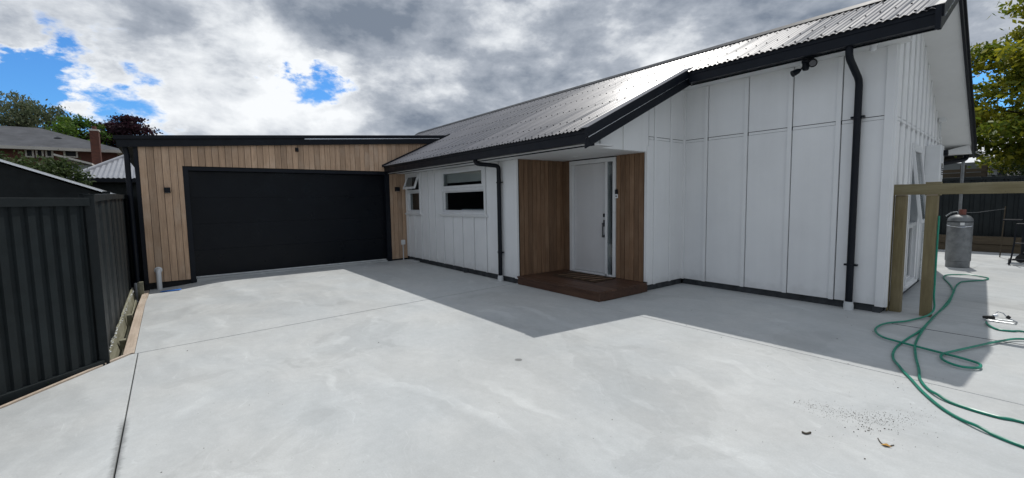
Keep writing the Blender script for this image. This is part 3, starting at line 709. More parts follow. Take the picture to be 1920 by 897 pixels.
rf = MB(); rf.extrude([(XG+.02, -.66, zfb(-.66)+.02), (XG+.02, Y2, zfb(Y2)+.02), (XG+.02, Y2, zft(Y2)-.02), (XG+.02, -.66, zft(-.66)-.02)], (-6.0, 0, 0)); rf.build('roof', 'roof_metal', garage)
m_ = MB(); m_.box(XG-6, XG-.15, YGL, YGL+.12, -.31, 2.60); m_.build('side_wall', 'black_metal', garage)
m_ = MB(); m_.box(XG-6, XG-5.9, YGL+.12, 6.3, -.31, 2.60); m_.build('rear_wall', 'black_metal', garage)
m_ = MB(); m_.tube(rounded([(XG-.02, -.555, 2.64), (XG-.02, -.53, 2.5), (XG+.02, -.53, 2.4), (XG+.02, -.53, -.05)], .05), .044, 14); gp = m_.build('downpipe', 'black_metal', garage)
m_ = MB(); m_.lathe((XG+.02, -.53, -.31), [(.062, 0), (.062, .36), (.055, .37)], 18); m_.build('pipe_socket', 'pvc', gp)

m_ = MB(); m_.box(XG-.5, XG-.46, -.66, YGL-.002, -.31, 1.72); m_.build('closing_panel', 'black_fence', garage)

# fittings on the garage wall
def wall_lamp(y, z, label):
    t = thing('wall_light', (XG+.02, y, z), label, 'wall light', 'black box lights on the cedar wall')
    m_ = MB(); GAR.box(m_, y-.05, y+.05, z-.055, z+.055, .018, .03); m_.build('back_plate', 'black_metal', t)
    m_ = MB(); GAR.box(m_, y-.048, y+.048, z-.05, z+.05, .03, .125); m_.build('lamp_body', 'black_metal', t, bevel=.004)
    m_ = MB(); GAR.box(m_, y-.035, y+.035, z-.053, z-.0505, .045, .11); m_.build('lens', 'white_plastic', t)
wall_lamp(.035, 1.83, 'black box wall light on the wide cedar strip nearest the fence')
wall_lamp(4.79, 1.86, 'black box wall light on the narrow cedar strip beside the small window')
t = thing('sensor', (XG+.02, 2.44, 2.70), 'small black sensor on the cedar boards above the garage door', 'sensor')
m_ = MB(); GAR.box(m_, 2.40, 2.47, 2.70, 2.79, .018, .03); m_.build('back_plate', 'black_metal', t)
m_ = MB(); GAR.box(m_, 2.405, 2.465, 2.715, 2.785, .03, .075); m_.build('sensor_body', 'black_metal', t, bevel=.008)
t = thing('power_socket', (XG+.02, 4.90, .40), 'white outdoor socket box with a conduit down to the concrete', 'socket')
m_ = MB(); GAR.box(m_, 4.855, 4.955, .41, .53, .018, .075); m_.build('socket_box', 'white_plastic', t, bevel=.006)
m_ = MB(); m_.tube([GAR.p(4.905, .42, .04), GAR.p(4.905, .0, .04)], .014, 8); m_.build('conduit', 'pvc', t)
t = thing('vent_pipe', (XG+.1, -.2, dip(XG+.1, -.2)), 'white plastic pipe rising from the concrete and bending into the cedar wall', 'pipe')
m_ = MB(); m_.tube(rounded([(XG+.12, -.205, -.12), (XG+.12, -.205, .27), (XG+.0, -.205, .27)], .06, 6), .043, 16); m_.build('pipe', 'white_plastic', t)
m_ = MB(); m_.lathe((XG+.018, -.205, .27), [(.065, 0), (.065, .012), (.05, .02)], 18, 0); m_.build('wall_flange', 'white_plastic', t)
bs = at(302, 545, 2, -.09); be = at(338, 542, 2, -.075)
bs.x += .16; be.x += .16; bs.z = dip(bs.x, bs.y)+.006; be.z = dip(be.x, be.y)+.006
m_ = MB(); dv = (be-bs); nv = Vector((0, 0, 1)).cross(dv).normalized()*.04
m_.hexa([bs-nv, be-nv, be+nv, bs+nv, bs-nv+Vector((0, 0, .01)), be-nv+Vector((0, 0, .014)), be+nv+Vector((0, 0, .018)), bs+nv+Vector((0, 0, .012))])
tag(m_.build('plastic_strip', 'blue_plastic', bevel=.003), 'flat blue plastic strip lying on concrete beside the white pipe', 'strip')

# ------------------------------------------------------------------ porch step, mat, bell, lights on the house
st = thing('porch_step', (-5.45, 5.58, 0), 'dark stained timber step below the white front door', 'step')
y = 4.985; k = 0
while y < 6.15:
    c = min(y+.138, YD-.03); m_ = MB(); m_.box(XP-.0+.002, XS+.055, y, c-.005, .118, .150+.001*(k % 2)); m_.build('deck_board', 'deck_stain', st, bevel=.004); y += .138; k += 1
m_ = MB(); m_.box(XP+.002, XS+.045, 4.998, 5.02, .0, .1175); m_.build('riser', 'deck_stain', st, bevel=.003)
m_ = MB(); m_.box(XS+.02, XS+.045, 5.0205, YD+.0, .0, .1175); m_.build('riser', 'deck_stain', st, bevel=.003)
m_ = MB(); m_.box(XP+.002, XP+.03, 5.0205, YD-.04, .0, .1175); m_.build('riser', 'deck_stain', st)
dm = MB(); dm.box(-6.03, -5.02, 5.52, 6.05, .1515, .164)
dm = tag(dm.build('doormat', 'mat_fibre', bevel=.004), 'brown fibre doormat on the timber step', 'doormat')
for k in range(5):
    q = MB(); xa = -5.95+k*.19; q.extrude([(xa, 5.56, .164), (xa+.04, 5.56, .164), (xa+.14, 6.0, .164), (xa+.10, 6.0, .164)], (0, 0, .003)); q.build('mat_stripe', 'cedar_shaded', dm)
t = thing('doorbell', (-5.075, YD-.02, 1.57), 'black video doorbell on the porch cedar boards beside the door', 'doorbell')
m_ = MB(); DOO.box(m_, -5.11, -5.06, 1.60, 1.68, .021, .045); m_.build('camera_housing', 'black_metal', t, bevel=.004)
m_ = MB(); DOO.box(m_, -5.112, -5.058, 1.53, 1.60, .021, .04); m_.build('button_plate', 'white_plastic', t, bevel=.003)
m_ = MB(); m_.lathe(DOO.p(-5.085, 1.565, .038), [(.013, .0), (.013, -.006)], 14, 1); m_.build('button', 'black_metal', t)

t = thing('security_light', (-2.56, YF-.05, 3.25), 'black twin-head security light under the high eave', 'security light')
c = Vector((-2.54, 6.99, 3.345))
m_ = MB(); m_.lathe((c.x, c.y, c.z-.045), [(.07, 0), (.075, .02), (.075, .045)], 20); m_.build('base', 'black_metal', t)
m_ = MB(); m_.lathe((c.x-.025, c.y, c.z-.135), [(.03, 0), (.042, .02), (.042, .092)], 16); m_.build('sensor', 'black_metal', t)
m_ = MB(); a = c+Vector((-.05, -.01, -.09)); m_.tube([c+Vector((-.03, 0, -.06)), a+Vector((-.03, -.02, -.03))], .012, 8); b_ = a+Vector((-.03, -.02, -.03)); m_.tube([b_, b_+Vector((-.02, -.02, -.015)), b_+Vector((-.07, -.07, -.05))], [.02, .036, .044], 16); m_.build('lamp_head', 'black_metal', t)
m_ = MB(); a = c+Vector((.075, -.03, -.075)); m_.tube([c+Vector((.03, 0, -.03)), a], .012, 8); dv = Vector((.25, -.9, -.12)).normalized(); m_.tube([a, a+dv*.02, a+dv*.085], [.022, .045, .054], 18, False); hd = m_.build('lamp_head', 'black_metal', t)
m_ = MB(); m_.tube([a+dv*.07, a+dv*.072], .040, 18); m_.build('lens', 'dark_steel', hd)
t = thing('eave_camera', (-1.83, 6.98, 3.27), 'small white camera under the eave at the house corner', 'camera')
m_ = MB(); m_.lathe((-1.83, 6.98, 3.325), [(.04, 0), (.045, .02)], 16); m_.build('base', 'white_plastic', t)
m_ = MB(); m_.lathe((-1.83, 6.98, 3.262), [(.015, 0), (.032, .012), (.036, .04), (.03, .064)], 16); m_.build('dome', 'white_plastic', t)

# fittings on the end wall
sh = (9.72-7.221)*ks
t = thing('water_heater', GAB.p(sh+.17, 1.31, .1), 'white box gas water heater on the end wall behind the timber posts', 'water heater')
m_ = MB(); GAB.box(m_, sh, sh+.36, 1.70, 2.29, .03, .225); hb = m_.build('casing', 'white_plastic', t, bevel=.012)
m_ = MB(); GAB.box(m_, sh+.02, sh+.34, 1.32, 1.695, .03, .17); m_.build('pipe_cover', 'white_plastic', t, bevel=.006)
m_ = MB(); GAB.box(m_, sh+.05, sh+.31, 1.76, 2.24, .225, .232); fp = m_.build('front_panel', 'white_plastic', hb, bevel=.003)
for k in range(4):
    m_ = MB(); GAB.box(m_, sh+.09, sh+.27, 1.82+k*.03, 1.835+k*.03, .2325, .236); m_.build('louvre', 'dark_void', hb)
m_ = MB(); m_.lathe(GAB.p(sh+.25, 2.17, .232), [(.045, .0), (.045, .05), (.03, .05)], 16, 0); m_.build('flue', 'black_metal', hb)
m_ = MB(); GAB.box(m_, sh+.05, sh+.20, 1.70+.20, 1.70+.30, .2322, .2335); m_.build('rating_plate', 'pale_metal', hb)
for k, (a, rr) in enumerate(((.08, .012), (.17, .015), (.26, .012))):
    m_ = MB(); m_.tube([GAB.p(sh+a, 1.33, .08), GAB.p(sh+a, .1, .05)], rr, 8); m_.build('pipe', ('steel', 'pvc', 'steel')[k], t)
s2 = (11.1-7.221)*ks
t = thing('junction_box', GAB.p(s2+.1, 2.8, .05), 'small white box high on the end wall under the raking eave', 'box')
m_ = MB(); GAB.box(m_, s2, s2+.22, 2.80, 2.98, .036, .13); m_.build('casing', 'white_plastic', t, bevel=.006)
m_ = MB(); GAB.box(m_, s2+.04, s2+.18, 2.83, 2.95, .13, .136); m_.build('lid', 'white_plastic', t)
m_ = MB(); m_.tube([GAB.p(s2+.05, 2.80, .06), GAB.p(s2+.05, 2.5, .06)], .01, 8); m_.build('conduit', 'pvc', t)

# ------------------------------------------------------------------ timber gate frame, hose, gas cylinder, barbecue
fr_ = thing('gate_frame', (-1.2, 7.5, 0), 'unfinished frame of two treated pine posts and a top rail beside the house corner', 'timber frame')
for xa, xb, yy in ((-1.645, -1.535, 7.46), (-1.345, -1.238, 7.44), (.9, 1.01, 7.44)):
    m_ = MB(); m_.box(xa, xb, yy, yy+.10, -.02, 1.50); m_.build('post', 'treated_pine', fr_, bevel=.006)
    q = MB(); q.box(xa+.004, xb-.004, yy+.004, yy+.096, 1.498, 1.512); q.build('packer', 'formwork', fr_)
m_ = MB(); m_.hexa([(-1.66, 7.415, 1.512), (1.1, 7.415, 1.512), (1.1, 7.46, 1.512), (-1.66, 7.46, 1.512), (-1.66, 7.415, 1.645), (1.1, 7.415, 1.628), (1.1, 7.46, 1.628), (-1.66, 7.46, 1.645)]); m_.build('rail', 'treated_rail', fr_, bevel=.005)
m_ = MB(); m_.box(-1.36, -1.22, 7.461, 7.55, 1.50, 1.665); m_.build('rail_block', 'treated_rail', fr_, bevel=.004)
m_ = MB(); m_.box(-1.665, -1.655, 7.41, 7.50, .0, 1.52); m_.build('packing_strip', 'treated_pine', fr_)

def catmull(pts, n=8):
    out_ = []
    P_ = [pts[0]]+pts+[pts[-1]]
    for i in range(1, len(P_)-2):
        a, b_, c, d_ = P_[i-1], P_[i], P_[i+1], P_[i+2]
        for k in range(n):
            t = k/n; out_.append(.5*((2*b_)+(c-a)*t+(2*a-5*b_+4*c-d_)*t*t+(3*b_-a-3*c+d_)*t**3))
    return out_+[pts[-1]]
def strand(px, z=.011): return [Vector((*at(x, y, 2, z).xy, z)) for x, y in px]
A1 = [(1920, 792), (1871, 782), (1812, 765), (1769.5, 749), (1740, 730), (1725, 711), (1723, 694), (1716.5, 666), (1716.5, 645), (1727, 624), (1746, 599), (1769.5, 575), (1786.5, 550), (1782, 535), (1769.5, 521), (1778, 515.5), (1812, 515.8), (1846, 520), (1853, 523), (1841.6, 525.8), (1812, 528), (1795, 534), (1787, 551), (1778, 569), (1757, 588), (1731, 616), (1702, 635), (1680.5, 651.6), (1674, 668.6), (1685, 688), (1706, 709), (1731, 736), (1769.5, 768), (1820, 796), (1871, 819), (1920, 838)]
A2 = [(1746, 594), (1706, 601), (1663.6, 606), (1644.5, 613.5), (1642, 622), (1655, 632), (1685, 641), (1727, 652), (1769.5, 663), (1803, 671.6), (1833, 681), (1839, 687), (1831, 690), (1803, 687.7), (1778, 680), (1765, 671.6), (1767.4, 664), (1786.5, 659), (1829, 649.5), (1875, 640), (1920, 636)]
A3 = [(1849, 604), (1854, 610), (1871, 618), (1897, 621), (1920, 622)]
hz = MB(); Rh = .0105
p1 = strand(A1); e0, e1 = p1[0], p1[-1]
p1 = [e0+Vector((.8, -.1, 0)), e0+Vector((.35, -.05, 0))]+p1+[e1+Vector((.3, -.1, 0)), e1+Vector((.75, -.05, 0))]
p2 = strand(A2, .024); tp = p2[0]
p2 = [Vector((-1.222, 7.48, 1.25)), Vector((-1.222, 7.475, .8)), Vector((-1.220, 7.47, .3)), Vector((-1.222, 7.45, .06))]+p2[1:]
p2 += [p2[-1]+Vector((.35, .1, -.008)), p2[-1]+Vector((.6, .45, -.012)), p2[-1]+Vector((.4, .8, -.012))]
p3 = strand(A3, .012); p3 += [p3[-1]+Vector((.3, .0, 0)), p2[-1]+Vector((.05, .05, 0))]
for pp in (p1, p2, p3):
    c_ = catmull(pp, 7)
    if pp is p1:
        for i, v in enumerate(c_): v.z = .011+ .010*max(0, math.sin(i*.21))**6
    hz.tube(c_, Rh, 8)
tag(hz.build('garden_hose', 'hose_green'), 'green garden hose snaking in loose loops over the concrete', 'hose')
c = at(1872, 603, 2, 0); 
sp = thing('sprinkler', (c.x, c.y, 0), 'small metal lawn sprinkler on a wire base at the end of the hose', 'sprinkler')
def off(a, b_, z): return (c.x+a, c.y+b_, z)
m_ = MB(); m_.tube(rounded([off(-.10, -.05, .007), off(.14, -.05, .007), off(.14, .10, .007), off(-.10, .06, .007), off(-.10, -.05, .007)], .02), .006, 8); m_.build('wire_base', 'steel', sp)
m_ = MB(); m_.tube([off(-.06, .0, .05), off(-.01, .02, .11), off(.03, .03, .10), off(.07, .03, .05), off(.15, .03, .012)], .006, 8); m_.build('spray_arm', 'steel', sp)
m_ = MB(); m_.tube([off(-.13, -.02, .03), off(-.09, -.01, .035), off(-.03, .0, .04)], [.016, .02, .022], 12); m_.build('connector', 'rubber', sp)
m_ = MB(); m_.tube([off(-.04, .0, .06), off(-.01, .01, .075)], [.02, .016], 10); m_.build('nozzle', 'pale_metal', sp)
m_ = MB(); m_.tube([off(.06, .03, .065), off(.09, .03, .05)], [.022, .018], 10); m_.build('adjuster', 'rubber', sp)

cy = thing('gas_cylinder', (-1.80, 13.02, 0), 'tall grey steel gas cylinder standing by the back corner of the house', 'gas cylinder')
cx_, cyy = -1.80, 13.02
m_ = MB(); m_.lathe((cx_, cyy, 0), [(.185, .12), (.197, .13), (.197, .95), (.188, 1.0), (.15, 1.05), (.08, 1.08), (.03, 1.085)], 32); m_.build('tank', 'galvanised', cy)
m_ = MB(); m_.lathe((cx_, cyy, 0), [(.178, .0), (.185, .005), (.185, .12), (.17, .13)], 32); m_.build('foot_ring', 'galvanised', cy)
m_ = MB(); m_.lathe((cx_, cyy, 0), [(.199, .925), (.201, .93), (.201, .945), (.199, .95)], 32); m_.build('weld_seam', 'dark_plinth', cy)
m_ = MB(); m_.lathe((cx_+.03, cyy-.02, 1.07), [(.05, 0), (.055, .01), (.055, .11), (.048, .12)], 18); m_.build('valve_cap', 'red_cap', cy)
m_ = MB(); m_.tube([(cx_-.03, cyy, 1.06), (cx_-.05, cyy-.01, 1.14), (cx_-.14, cyy, 1.12), (cx_-.21, cyy-.05, 1.05)], .012, 8); m_.build('pigtail', 'steel', cy)
def on_tank(a, z, r=.199): return (cx_+r*math.sin(a), cyy-r*math.cos(a), z)
m_ = MB(); m_.tube([on_tank(a*.1, .83+.012*abs(a-2)*.2, .201) for a in range(-12, 13)], .006, 6); m_.build('chain', 'pale_metal', cy)
m_ = MB(); m_.add([on_tank(.15+.11*i, z, .1985) for z in (.87, .93) for i in range(4)], [(i, i+1, i+5, i+4) for i in range(3)]); m_.build('label', 'white_plastic', cy)
t = thing('vent_pipe', (-1.98, 13.3, 0), 'thin grey pipe standing upright behind the gas cylinder', 'pipe')
m_ = MB(); m_.tube([(-1.86, 13.35, 0), (-1.86, 13.35, 2.2)], .028, 10); m_.build('pipe', 'galvanised', t)
m_ = MB(); m_.tube([(-1.86, 13.35, .7), (-1.86, 13.35, .74)], .036, 10); m_.build('collar', 'pvc', t)
kx = at(1882, 474, 2, 0)
t = thing('garden_stake', (kx.x, 15.6, 0), 'thin dark stake with a string tied to it near the back fence', 'stake')
sx = at(1882, 430, 1, 15.6).x
m_ = MB(); m_.tube([(sx-.03, 15.6, -.02), (sx, 15.6, 1.2)], .012, 6); m_.build('rod', 'dark_timber', t)
m_ = MB(); m_.tube([(sx, 15.6, 1.14), (sx-.3, 14.4, 1.09), (-1.74, 13.05, 1.12)], .004, 6); m_.build('string', 'galvanised', t)

bx_, by_ = -.68, 14.9
bq = thing('barbecue', (bx_, by_, 0), 'black hooded barbecue on a wheeled metal cart', 'barbecue')
m_ = MB(); m_.extrude([(bx_-.38, by_-.25, .95), (bx_-.38, by_-.27, 1.1), (bx_-.38, by_-.17, 1.24), (bx_-.38, by_+.05, 1.28), (bx_-.38, by_+.24, 1.2), (bx_-.38, by_+.25, .95)], (.76, 0, 0)); m_.build('hood', 'black_metal', bq, bevel=.012)
m_ = MB(); m_.box(bx_-.38, bx_+.38, by_-.26, by_+.25, .74, .949); m_.build('firebox', 'black_metal', bq, bevel=.008)
for s_ in (-1, 1):
    m_ = MB(); m_.box(min(bx_+s_*.39, bx_+s_*.68), max(bx_+s_*.39, bx_+s_*.68), by_-.24, by_+.22, .90, .925); m_.build('side_shelf', 'black_metal', bq, bevel=.004)
for sx_ in (-.36, .36):
    for sy_ in (-.22, .22):
        m_ = MB(); m_.tube([(bx_+sx_, by_+sy_, .03), (bx_+sx_, by_+sy_, .75)], .018, 8); m_.build('leg', 'black_metal', bq)
m_ = MB(); m_.box(bx_-.36, bx_+.36, by_-.23, by_+.23, .18, .20); m_.build('lower_shelf', 'black_metal', bq)
for sy_ in (-.26, .26):
    m_ = MB(); m_.lathe((bx_-.36, by_+sy_-.015, .085), [(.03, -.012), (.085, -.012), (.085, .03), (.03, .03)], 20, 1); m_.build('wheel', 'rubber', bq)
m_ = MB(); m_.tube(rounded([(bx_-.25, by_-.26, 1.08), (bx_-.25, by_-.32, 1.08), (bx_+.25, by_-.32, 1.08), (bx_+.25, by_-.26, 1.08)], .02), .011, 8); m_.build('handle', 'steel', bq)
ob_ = bpy.data.objects
ch = thing('folding_trolley', (-.98, 14.2, 0), 'dark folded metal frame leaning beside the barbecue', 'trolley')
m_ = MB(); 
for dx_ in (0, .34): m_.tube([(-1.14+dx_, 13.98, .05), (-1.12+dx_, 14.18, .45), (-1.10+dx_, 14.1, .86)], .014, 8)
m_.tube([(-1.10, 14.1, .86), (-.76, 14.1, .86)], .014, 8); m_.tube([(-1.12, 14.18, .45), (-.78, 14.18, .45)], .012, 8); m_.build('frame', 'black_metal', ch)
for dx_ in (-.02, .36):
    m_ = MB(); m_.lathe((-1.14+dx_, 14.05, .07), [(.02, -.012), (.07, -.012), (.07, .012), (.02, .012)], 18, 0); m_.build('wheel', 'rubber', ch)
m_ = MB(); m_.box(-1.12, -.78, 14.0, 14.16, .10, .125); m_.build('foot_plate', 'black_metal', ch)

# ------------------------------------------------------------------ fences
def sheet_fence(name, pts, z0, z1, label, pitch=.105, posts=None, ztop2=None, m='black_fence', out_sign=1):
    t = thing(name, (*((Vector(pts[0])+Vector(pts[-1]))/2), z0), label, 'fence')
    for (a, b_), (za, zb) in zip(zip(pts, pts[1:]), ztop2 or [(z1, z1)]*(len(pts)-1)):
        a, b_ = Vector(a), Vector(b_); u = (b_-a).normalized(); n_ = Vector((-u.y, u.x))*out_sign; Ls = (b_-a).length
        def zt(s): return za+(zb-za)*s/Ls
        prof = []; s = .0
        while s < Ls:
            for ds, dd in ((0, 0), (pitch*.30, 0), (pitch*.40, .021), (pitch*.90, .021)):
                if s+ds <= Ls: prof.append((s+ds, dd))
            s += pitch
        per = 8*4; i = 0
        while i < len(prof)-1:
            seg = prof[i:i+per+1]
            vs = []
            for (s_, dd) in seg:
                q = a+u*s_+n_*dd; vs += [(q.x, q.y, z0+.03), (q.x, q.y, zt(s_)-.03)]
            m_ = MB(); m_.add(vs, [(2*k, 2*k+2, 2*k+3, 2*k+1) for k in range(len(seg)-1)]); m_.build('fence_sheet', m, t, fix=False); i += per
        def bar(zlo, zhi, d0, d1, nm):
            m_ = MB(); c0 = [a+n_*d0, b_+n_*d0, b_+n_*d1, a+n_*d1]
            zz_ = [zt(0), zt(Ls), zt(Ls), zt(0)]
            m_.hexa([(p.x, p.y, (z+zlo if zlo > -1 else z0)) for p, z in zip(c0, zz_)]+[(p.x, p.y, (z+zhi if zlo > -1 else z0+.07)) for p, z in zip(c0, zz_)]); m_.build(nm, m, t, bevel=.003)
        bar(-.075, 0., -.02, .042, 'top_rail'); bar(-9, 0, -.02, .042, 'bottom_rail')
    for (x, y, zt_) in posts or []:
        m_ = MB(); m_.box(x-.035, x+.035, y-.035, y+.035, z0-.2, zt_); po = m_.build('post', m, t, bevel=.004)
        q = MB(); q.box(x-.04, x+.04, y-.04, y+.04, zt_+.0005, zt_+.012); q.build('post_cap', m, po)
    return t
FC = (-5.86, -.575)
u1 = Vector((.61, -.61)).normalized()
far1 = (FC[0]+u1.x*2.4, FC[1]+u1.y*2.4)
sheet_fence('metal_fence', [far1, (FC[0]+.025, FC[1]-.025)], -.03, 1.61, 'dark ribbed metal fence panel standing beside the concrete edge', .108, [(FC[0]+.0, FC[1]-.0, 1.635), (far1[0], far1[1], 1.63)], out_sign=-1)
sheet_fence('metal_fence', [(-5.90, -.60), (-8.2, -.62), (-13.5, -.67)], -.25, 1.66, 'dark metal fence run between the corner post and the garage', .76, [(-8.2, -.63, 1.72), (-5.93, -.62, 1.645), (-13.4, -.68, 1.78)], [(1.645, 1.70), (1.70, 1.78)], out_sign=-1)
sheet_fence('metal_fence', [(-9, 17.1), (8, 17.1)], -.05, 1.94, 'black metal fence across the back of the section behind the gas cylinder', .2, [(x, 17.13, 1.96) for x in (-9, -6.6, -4.2, -1.8, .6, 3, 5.4, 7.9)], out_sign=-1)
for o in [o for o in bpy.data.objects if o.name.startswith('metal_fence')]: o['group'] = 'dark metal fences'

# retaining boards, timber edging and the soil between fence and slab
rw = thing('retaining_wall', (-8.4, -.55, -.3), 'weathered green grey retaining boards leaning below the fence', 'retaining wall')
m_ = MB(); m_.hexa([(-5.93, -.53, -.30), (-10.9, -.575, -.30), (-10.9, -.555, -.30), (-5.93, -.50, -.30), (-5.93, -.60, -.005), (-10.9, -.615, .02), (-10.9, -.59, .02), (-5.93, -.57, -.005)]); m_.build('board', 'old_board', rw, bevel=.004)
m_ = MB(); m_.hexa([(-6.2, -.49, -.31), (-10.6, -.545, -.31), (-10.6, -.52, -.31), (-6.2, -.465, -.31), (-6.2, -.515, -.16), (-10.6, -.56, -.16), (-10.6, -.54, -.16), (-6.2, -.49, -.16)]); m_.build('board', 'old_board', rw, bevel=.004)
for x, y, zt_ in ((-10.95, -.50, .10), (-10.6, -.455, .15), (-8.4, -.52, -.02), (-7.0, -.515, -.05)):
    m_ = MB(); m_.box(x-.045, x+.045, y-.03, y+.03, -.33, zt_); m_.build('post', 'old_board', rw, bevel=.004)
ed = thing('timber_edging', (-8.6, -.42, -.1), 'pale pinkish pine formwork plank along the concrete edge to the garage', 'edging')
for a, c in ((-6.06, -8.6), (-8.605, -11.1)):
    za, zc = dip(a, -.36)+.006, dip(c, -.36)+.006
    m_ = MB(); m_.hexa([(a, -.455, za-.12), (c, -.455, zc-.12), (c, -.365, zc-.12), (a, -.365, za-.12), (a, -.455, za), (c, -.455, zc), (c, -.365, zc), (a, -.365, za)]); m_.build('plank', 'formwork', ed, bevel=.004)
e2 = thing('timber_edging', (-5.2, -1.1, -.1), 'thin pale pine strip edging the concrete below the ribbed fence panel', 'edging')
prev = None
pl = [(-6.06, -.395), (-5.06, -1.10), (-3.6, -2.42)]
for (ax, ay), (bx0, by0) in zip(pl, pl[1:]):
    a, b_ = Vector((ax, ay)), Vector((bx0, by0)); u = (b_-a).normalized(); n_ = Vector((u.y, -u.x)); n_ = n_ if n_.y < 0 else -n_
    p4 = [a, b_, b_+n_*.028, a+n_*.028]
    m_ = MB(); m_.hexa([(p.x, p.y, -.16) for p in p4]+[(p.x, p.y, .008) for p in p4]); m_.build('strip', 'formwork', e2, bevel=.003)
def scatter(name, pts, size, m, parent=None, tilt=.5, kind='stuff'):
    vs, fs = [], []
    for p in pts:
        s_ = size*random.uniform(.4, 1.3); a = random.uniform(0, 6.28); u = Vector((math.cos(a), math.sin(a), random.uniform(-tilt, tilt)))*s_; v = Vector((-math.sin(a), math.cos(a), random.uniform(-tilt, tilt)))*s_*random.uniform(.3, .9)
        c_ = Vector(p)+Vector((0, 0, s_*.35)); k = len(vs)
        vs += [c_-u, c_-v, c_+u, c_+v, c_+Vector((0, 0, s_*.5)), c_-Vector((0, 0, s_*.5))]
        fs += [(k, k+1, k+4), (k+1, k+2, k+4), (k+2, k+3, k+4), (k+3, k, k+4), (k+1, k, k+5), (k+2, k+1, k+5), (k+3, k+2, k+5), (k, k+3, k+5)]
    m_ = MB(); m_.add(vs, fs); o = m_.build(name, m, parent, fix=False); return tag(o, kind=kind)
pts = [(random.uniform(-11, -5.95), random.uniform(-.56, -.46), -.30) for _ in range(900)]
tag(scatter('rubble', pts, .022, 'dirt'), 'loose dark rubble in the trench below the retaining boards', 'rubble')
pts = [(random.uniform(-10.6, -6.0), -.585+random.uniform(-.02, .02), .0) for _ in range(160)]
tag(scatter('gravel', pts, .013, 'pvc'), 'pale gravel chips along the top of the retaining boards', 'gravel')
m_ = MB(); m_.extrude([(-6.03, -.43, -.31), (-5.86, -.6, -.31), (-3.9, -2.55, -.31), (-3.6, -2.45, -.31), (-5.06, -1.12, -.31)], (0, 0, .27)); tag(m_.build('soil_strip', 'dirt'), kind='structure')
# weeds in that gap
vs, fs = [], []
for (px_, py_, n_) in ((115, 712, 26), (128, 707, 18), (90, 722, 8)):
    c_ = at(px_, py_, 2, -.02)
    for _ in range(n_):
        a = random.uniform(0, 6.28); l_ = random.uniform(.03, .075); o_ = c_+Vector((random.uniform(-.05, .05), random.uniform(-.05, .05), 0)); u = Vector((math.cos(a), math.sin(a), random.uniform(.3, 1.1))).normalized()*l_; s_ = u.cross(Vector((0, 0, 1))).normalized()*l_*.25; k = len(vs)
        vs += [o_, o_+u*.5+s_, o_+u, o_+u*.5-s_]; fs.append((k, k+1, k+2, k+3))
m_ = MB(); m_.add(vs, fs); tag(m_.build('weeds', 'weed_leaf', fix=False), 'small green weeds growing between fence and concrete', 'weeds', kind='stuff')

# sleepers at the back
t = thing('timber_edging', (-1.9, 16.8, 0), 'stacked dark timber sleepers at the foot of the back fence', 'edging')
for k in range(2):
    m_ = MB(); m_.box(-6, -1.05, 16.75-.03*k, 16.95, .0+.2*k, .195+.2*k); m_.build('sleeper', 'dark_timber', t, bevel=.008)

# litter on the slab
def gnd(px, py): p = at(px, py, 2, 0); return (p.x, p.y, .001)
pts = []
for _ in range(420):
    r_ = random.random()
    if r_ < .5:
        tt = random.random(); pts.append(gnd(1500+210*tt+random.gauss(0, 9), 755+60*tt*(1.6-tt)*.9+random.gauss(0, 6)))
    elif r_ < .75: pts.append(gnd(random.uniform(1560, 1800), random.uniform(700, 850)))
    elif r_ < .9: pts.append(gnd(random.uniform(250, 1600), random.uniform(600, 890)))
    else: pts.append(gnd(random.uniform(1230, 1900), random.uniform(550, 660)))
for _ in range(420):
    tt = random.random(); pts.append(gnd(1500+230*tt+random.gauss(0, 14), 752+62*tt*(1.5-tt)+random.gauss(0, 7)*(.5+tt)))
tag(scatter('leaf_litter', pts, .0028, 'leaf_litter', tilt=.2), 'fine dark specks of leaf litter scattered on the concrete', 'leaf litter')
pts = [gnd(1640+random.gauss(0, 22), 806+random.gauss(0, 4)) for _ in range(26)]+[gnd(random.uniform(1230, 1700), random.uniform(545, 640)) for _ in range(30)]+[gnd(random.uniform(300, 1800), random.uniform(620, 890)) for _ in range(26)]
tag(scatter('leaf_litter', pts, .0055, 'leaf_litter', tilt=.2), 'larger dark flakes of leaf litter lying on the concrete', 'leaf litter')
def twig(px, m, r_, label, nm='twig'):
    m_ = MB(); m_.tube(catmull([Vector(gnd(*p))+Vector((0, 0, r_)) for p in px], 4), r_, 6); return tag(m_.build(nm, m), label, 'twig', 'twigs fallen on the concrete')
twig([(1504, 812), (1511, 815), (1520, 813)], 'leaf_litter', .006, 'short dark twig lying alone on the pale concrete')
t = twig([(1646, 823), (1652, 832), (1663, 838), (1676, 836)], 'leaf_litter', .003, 'bent twig with a yellow leaf on the concrete')
m_ = MB(); c_ = Vector(gnd(1661, 837)); m_.add([c_+Vector(v) for v in ((-.025, -.008, .004), (0, -.016, .010), (.03, .0, .006), (0, .013, .013))], [(0, 1, 2, 3)]); m_.build('leaf', 'dry_leaf', t)
t = thing('drain_grate', (*gnd(875, 511)[:2], 0), 'small dark round drain outlet in the shaded concrete below the window', 'drain')
p_ = gnd(875, 511); m_ = MB(); m_.lathe((p_[0], p_[1]+.02, -.005), [(.085, 0), (.085, .010), (.07, .012)], 20); m_.build('ring', 'black_metal', t)
m_ = MB(); m_.lathe((p_[0]+.01, p_[1]+.05, .0), [(.03, 0), (.03, .10), (.025, .10)], 12); m_.build('pipe_stub', 'black_metal', t)
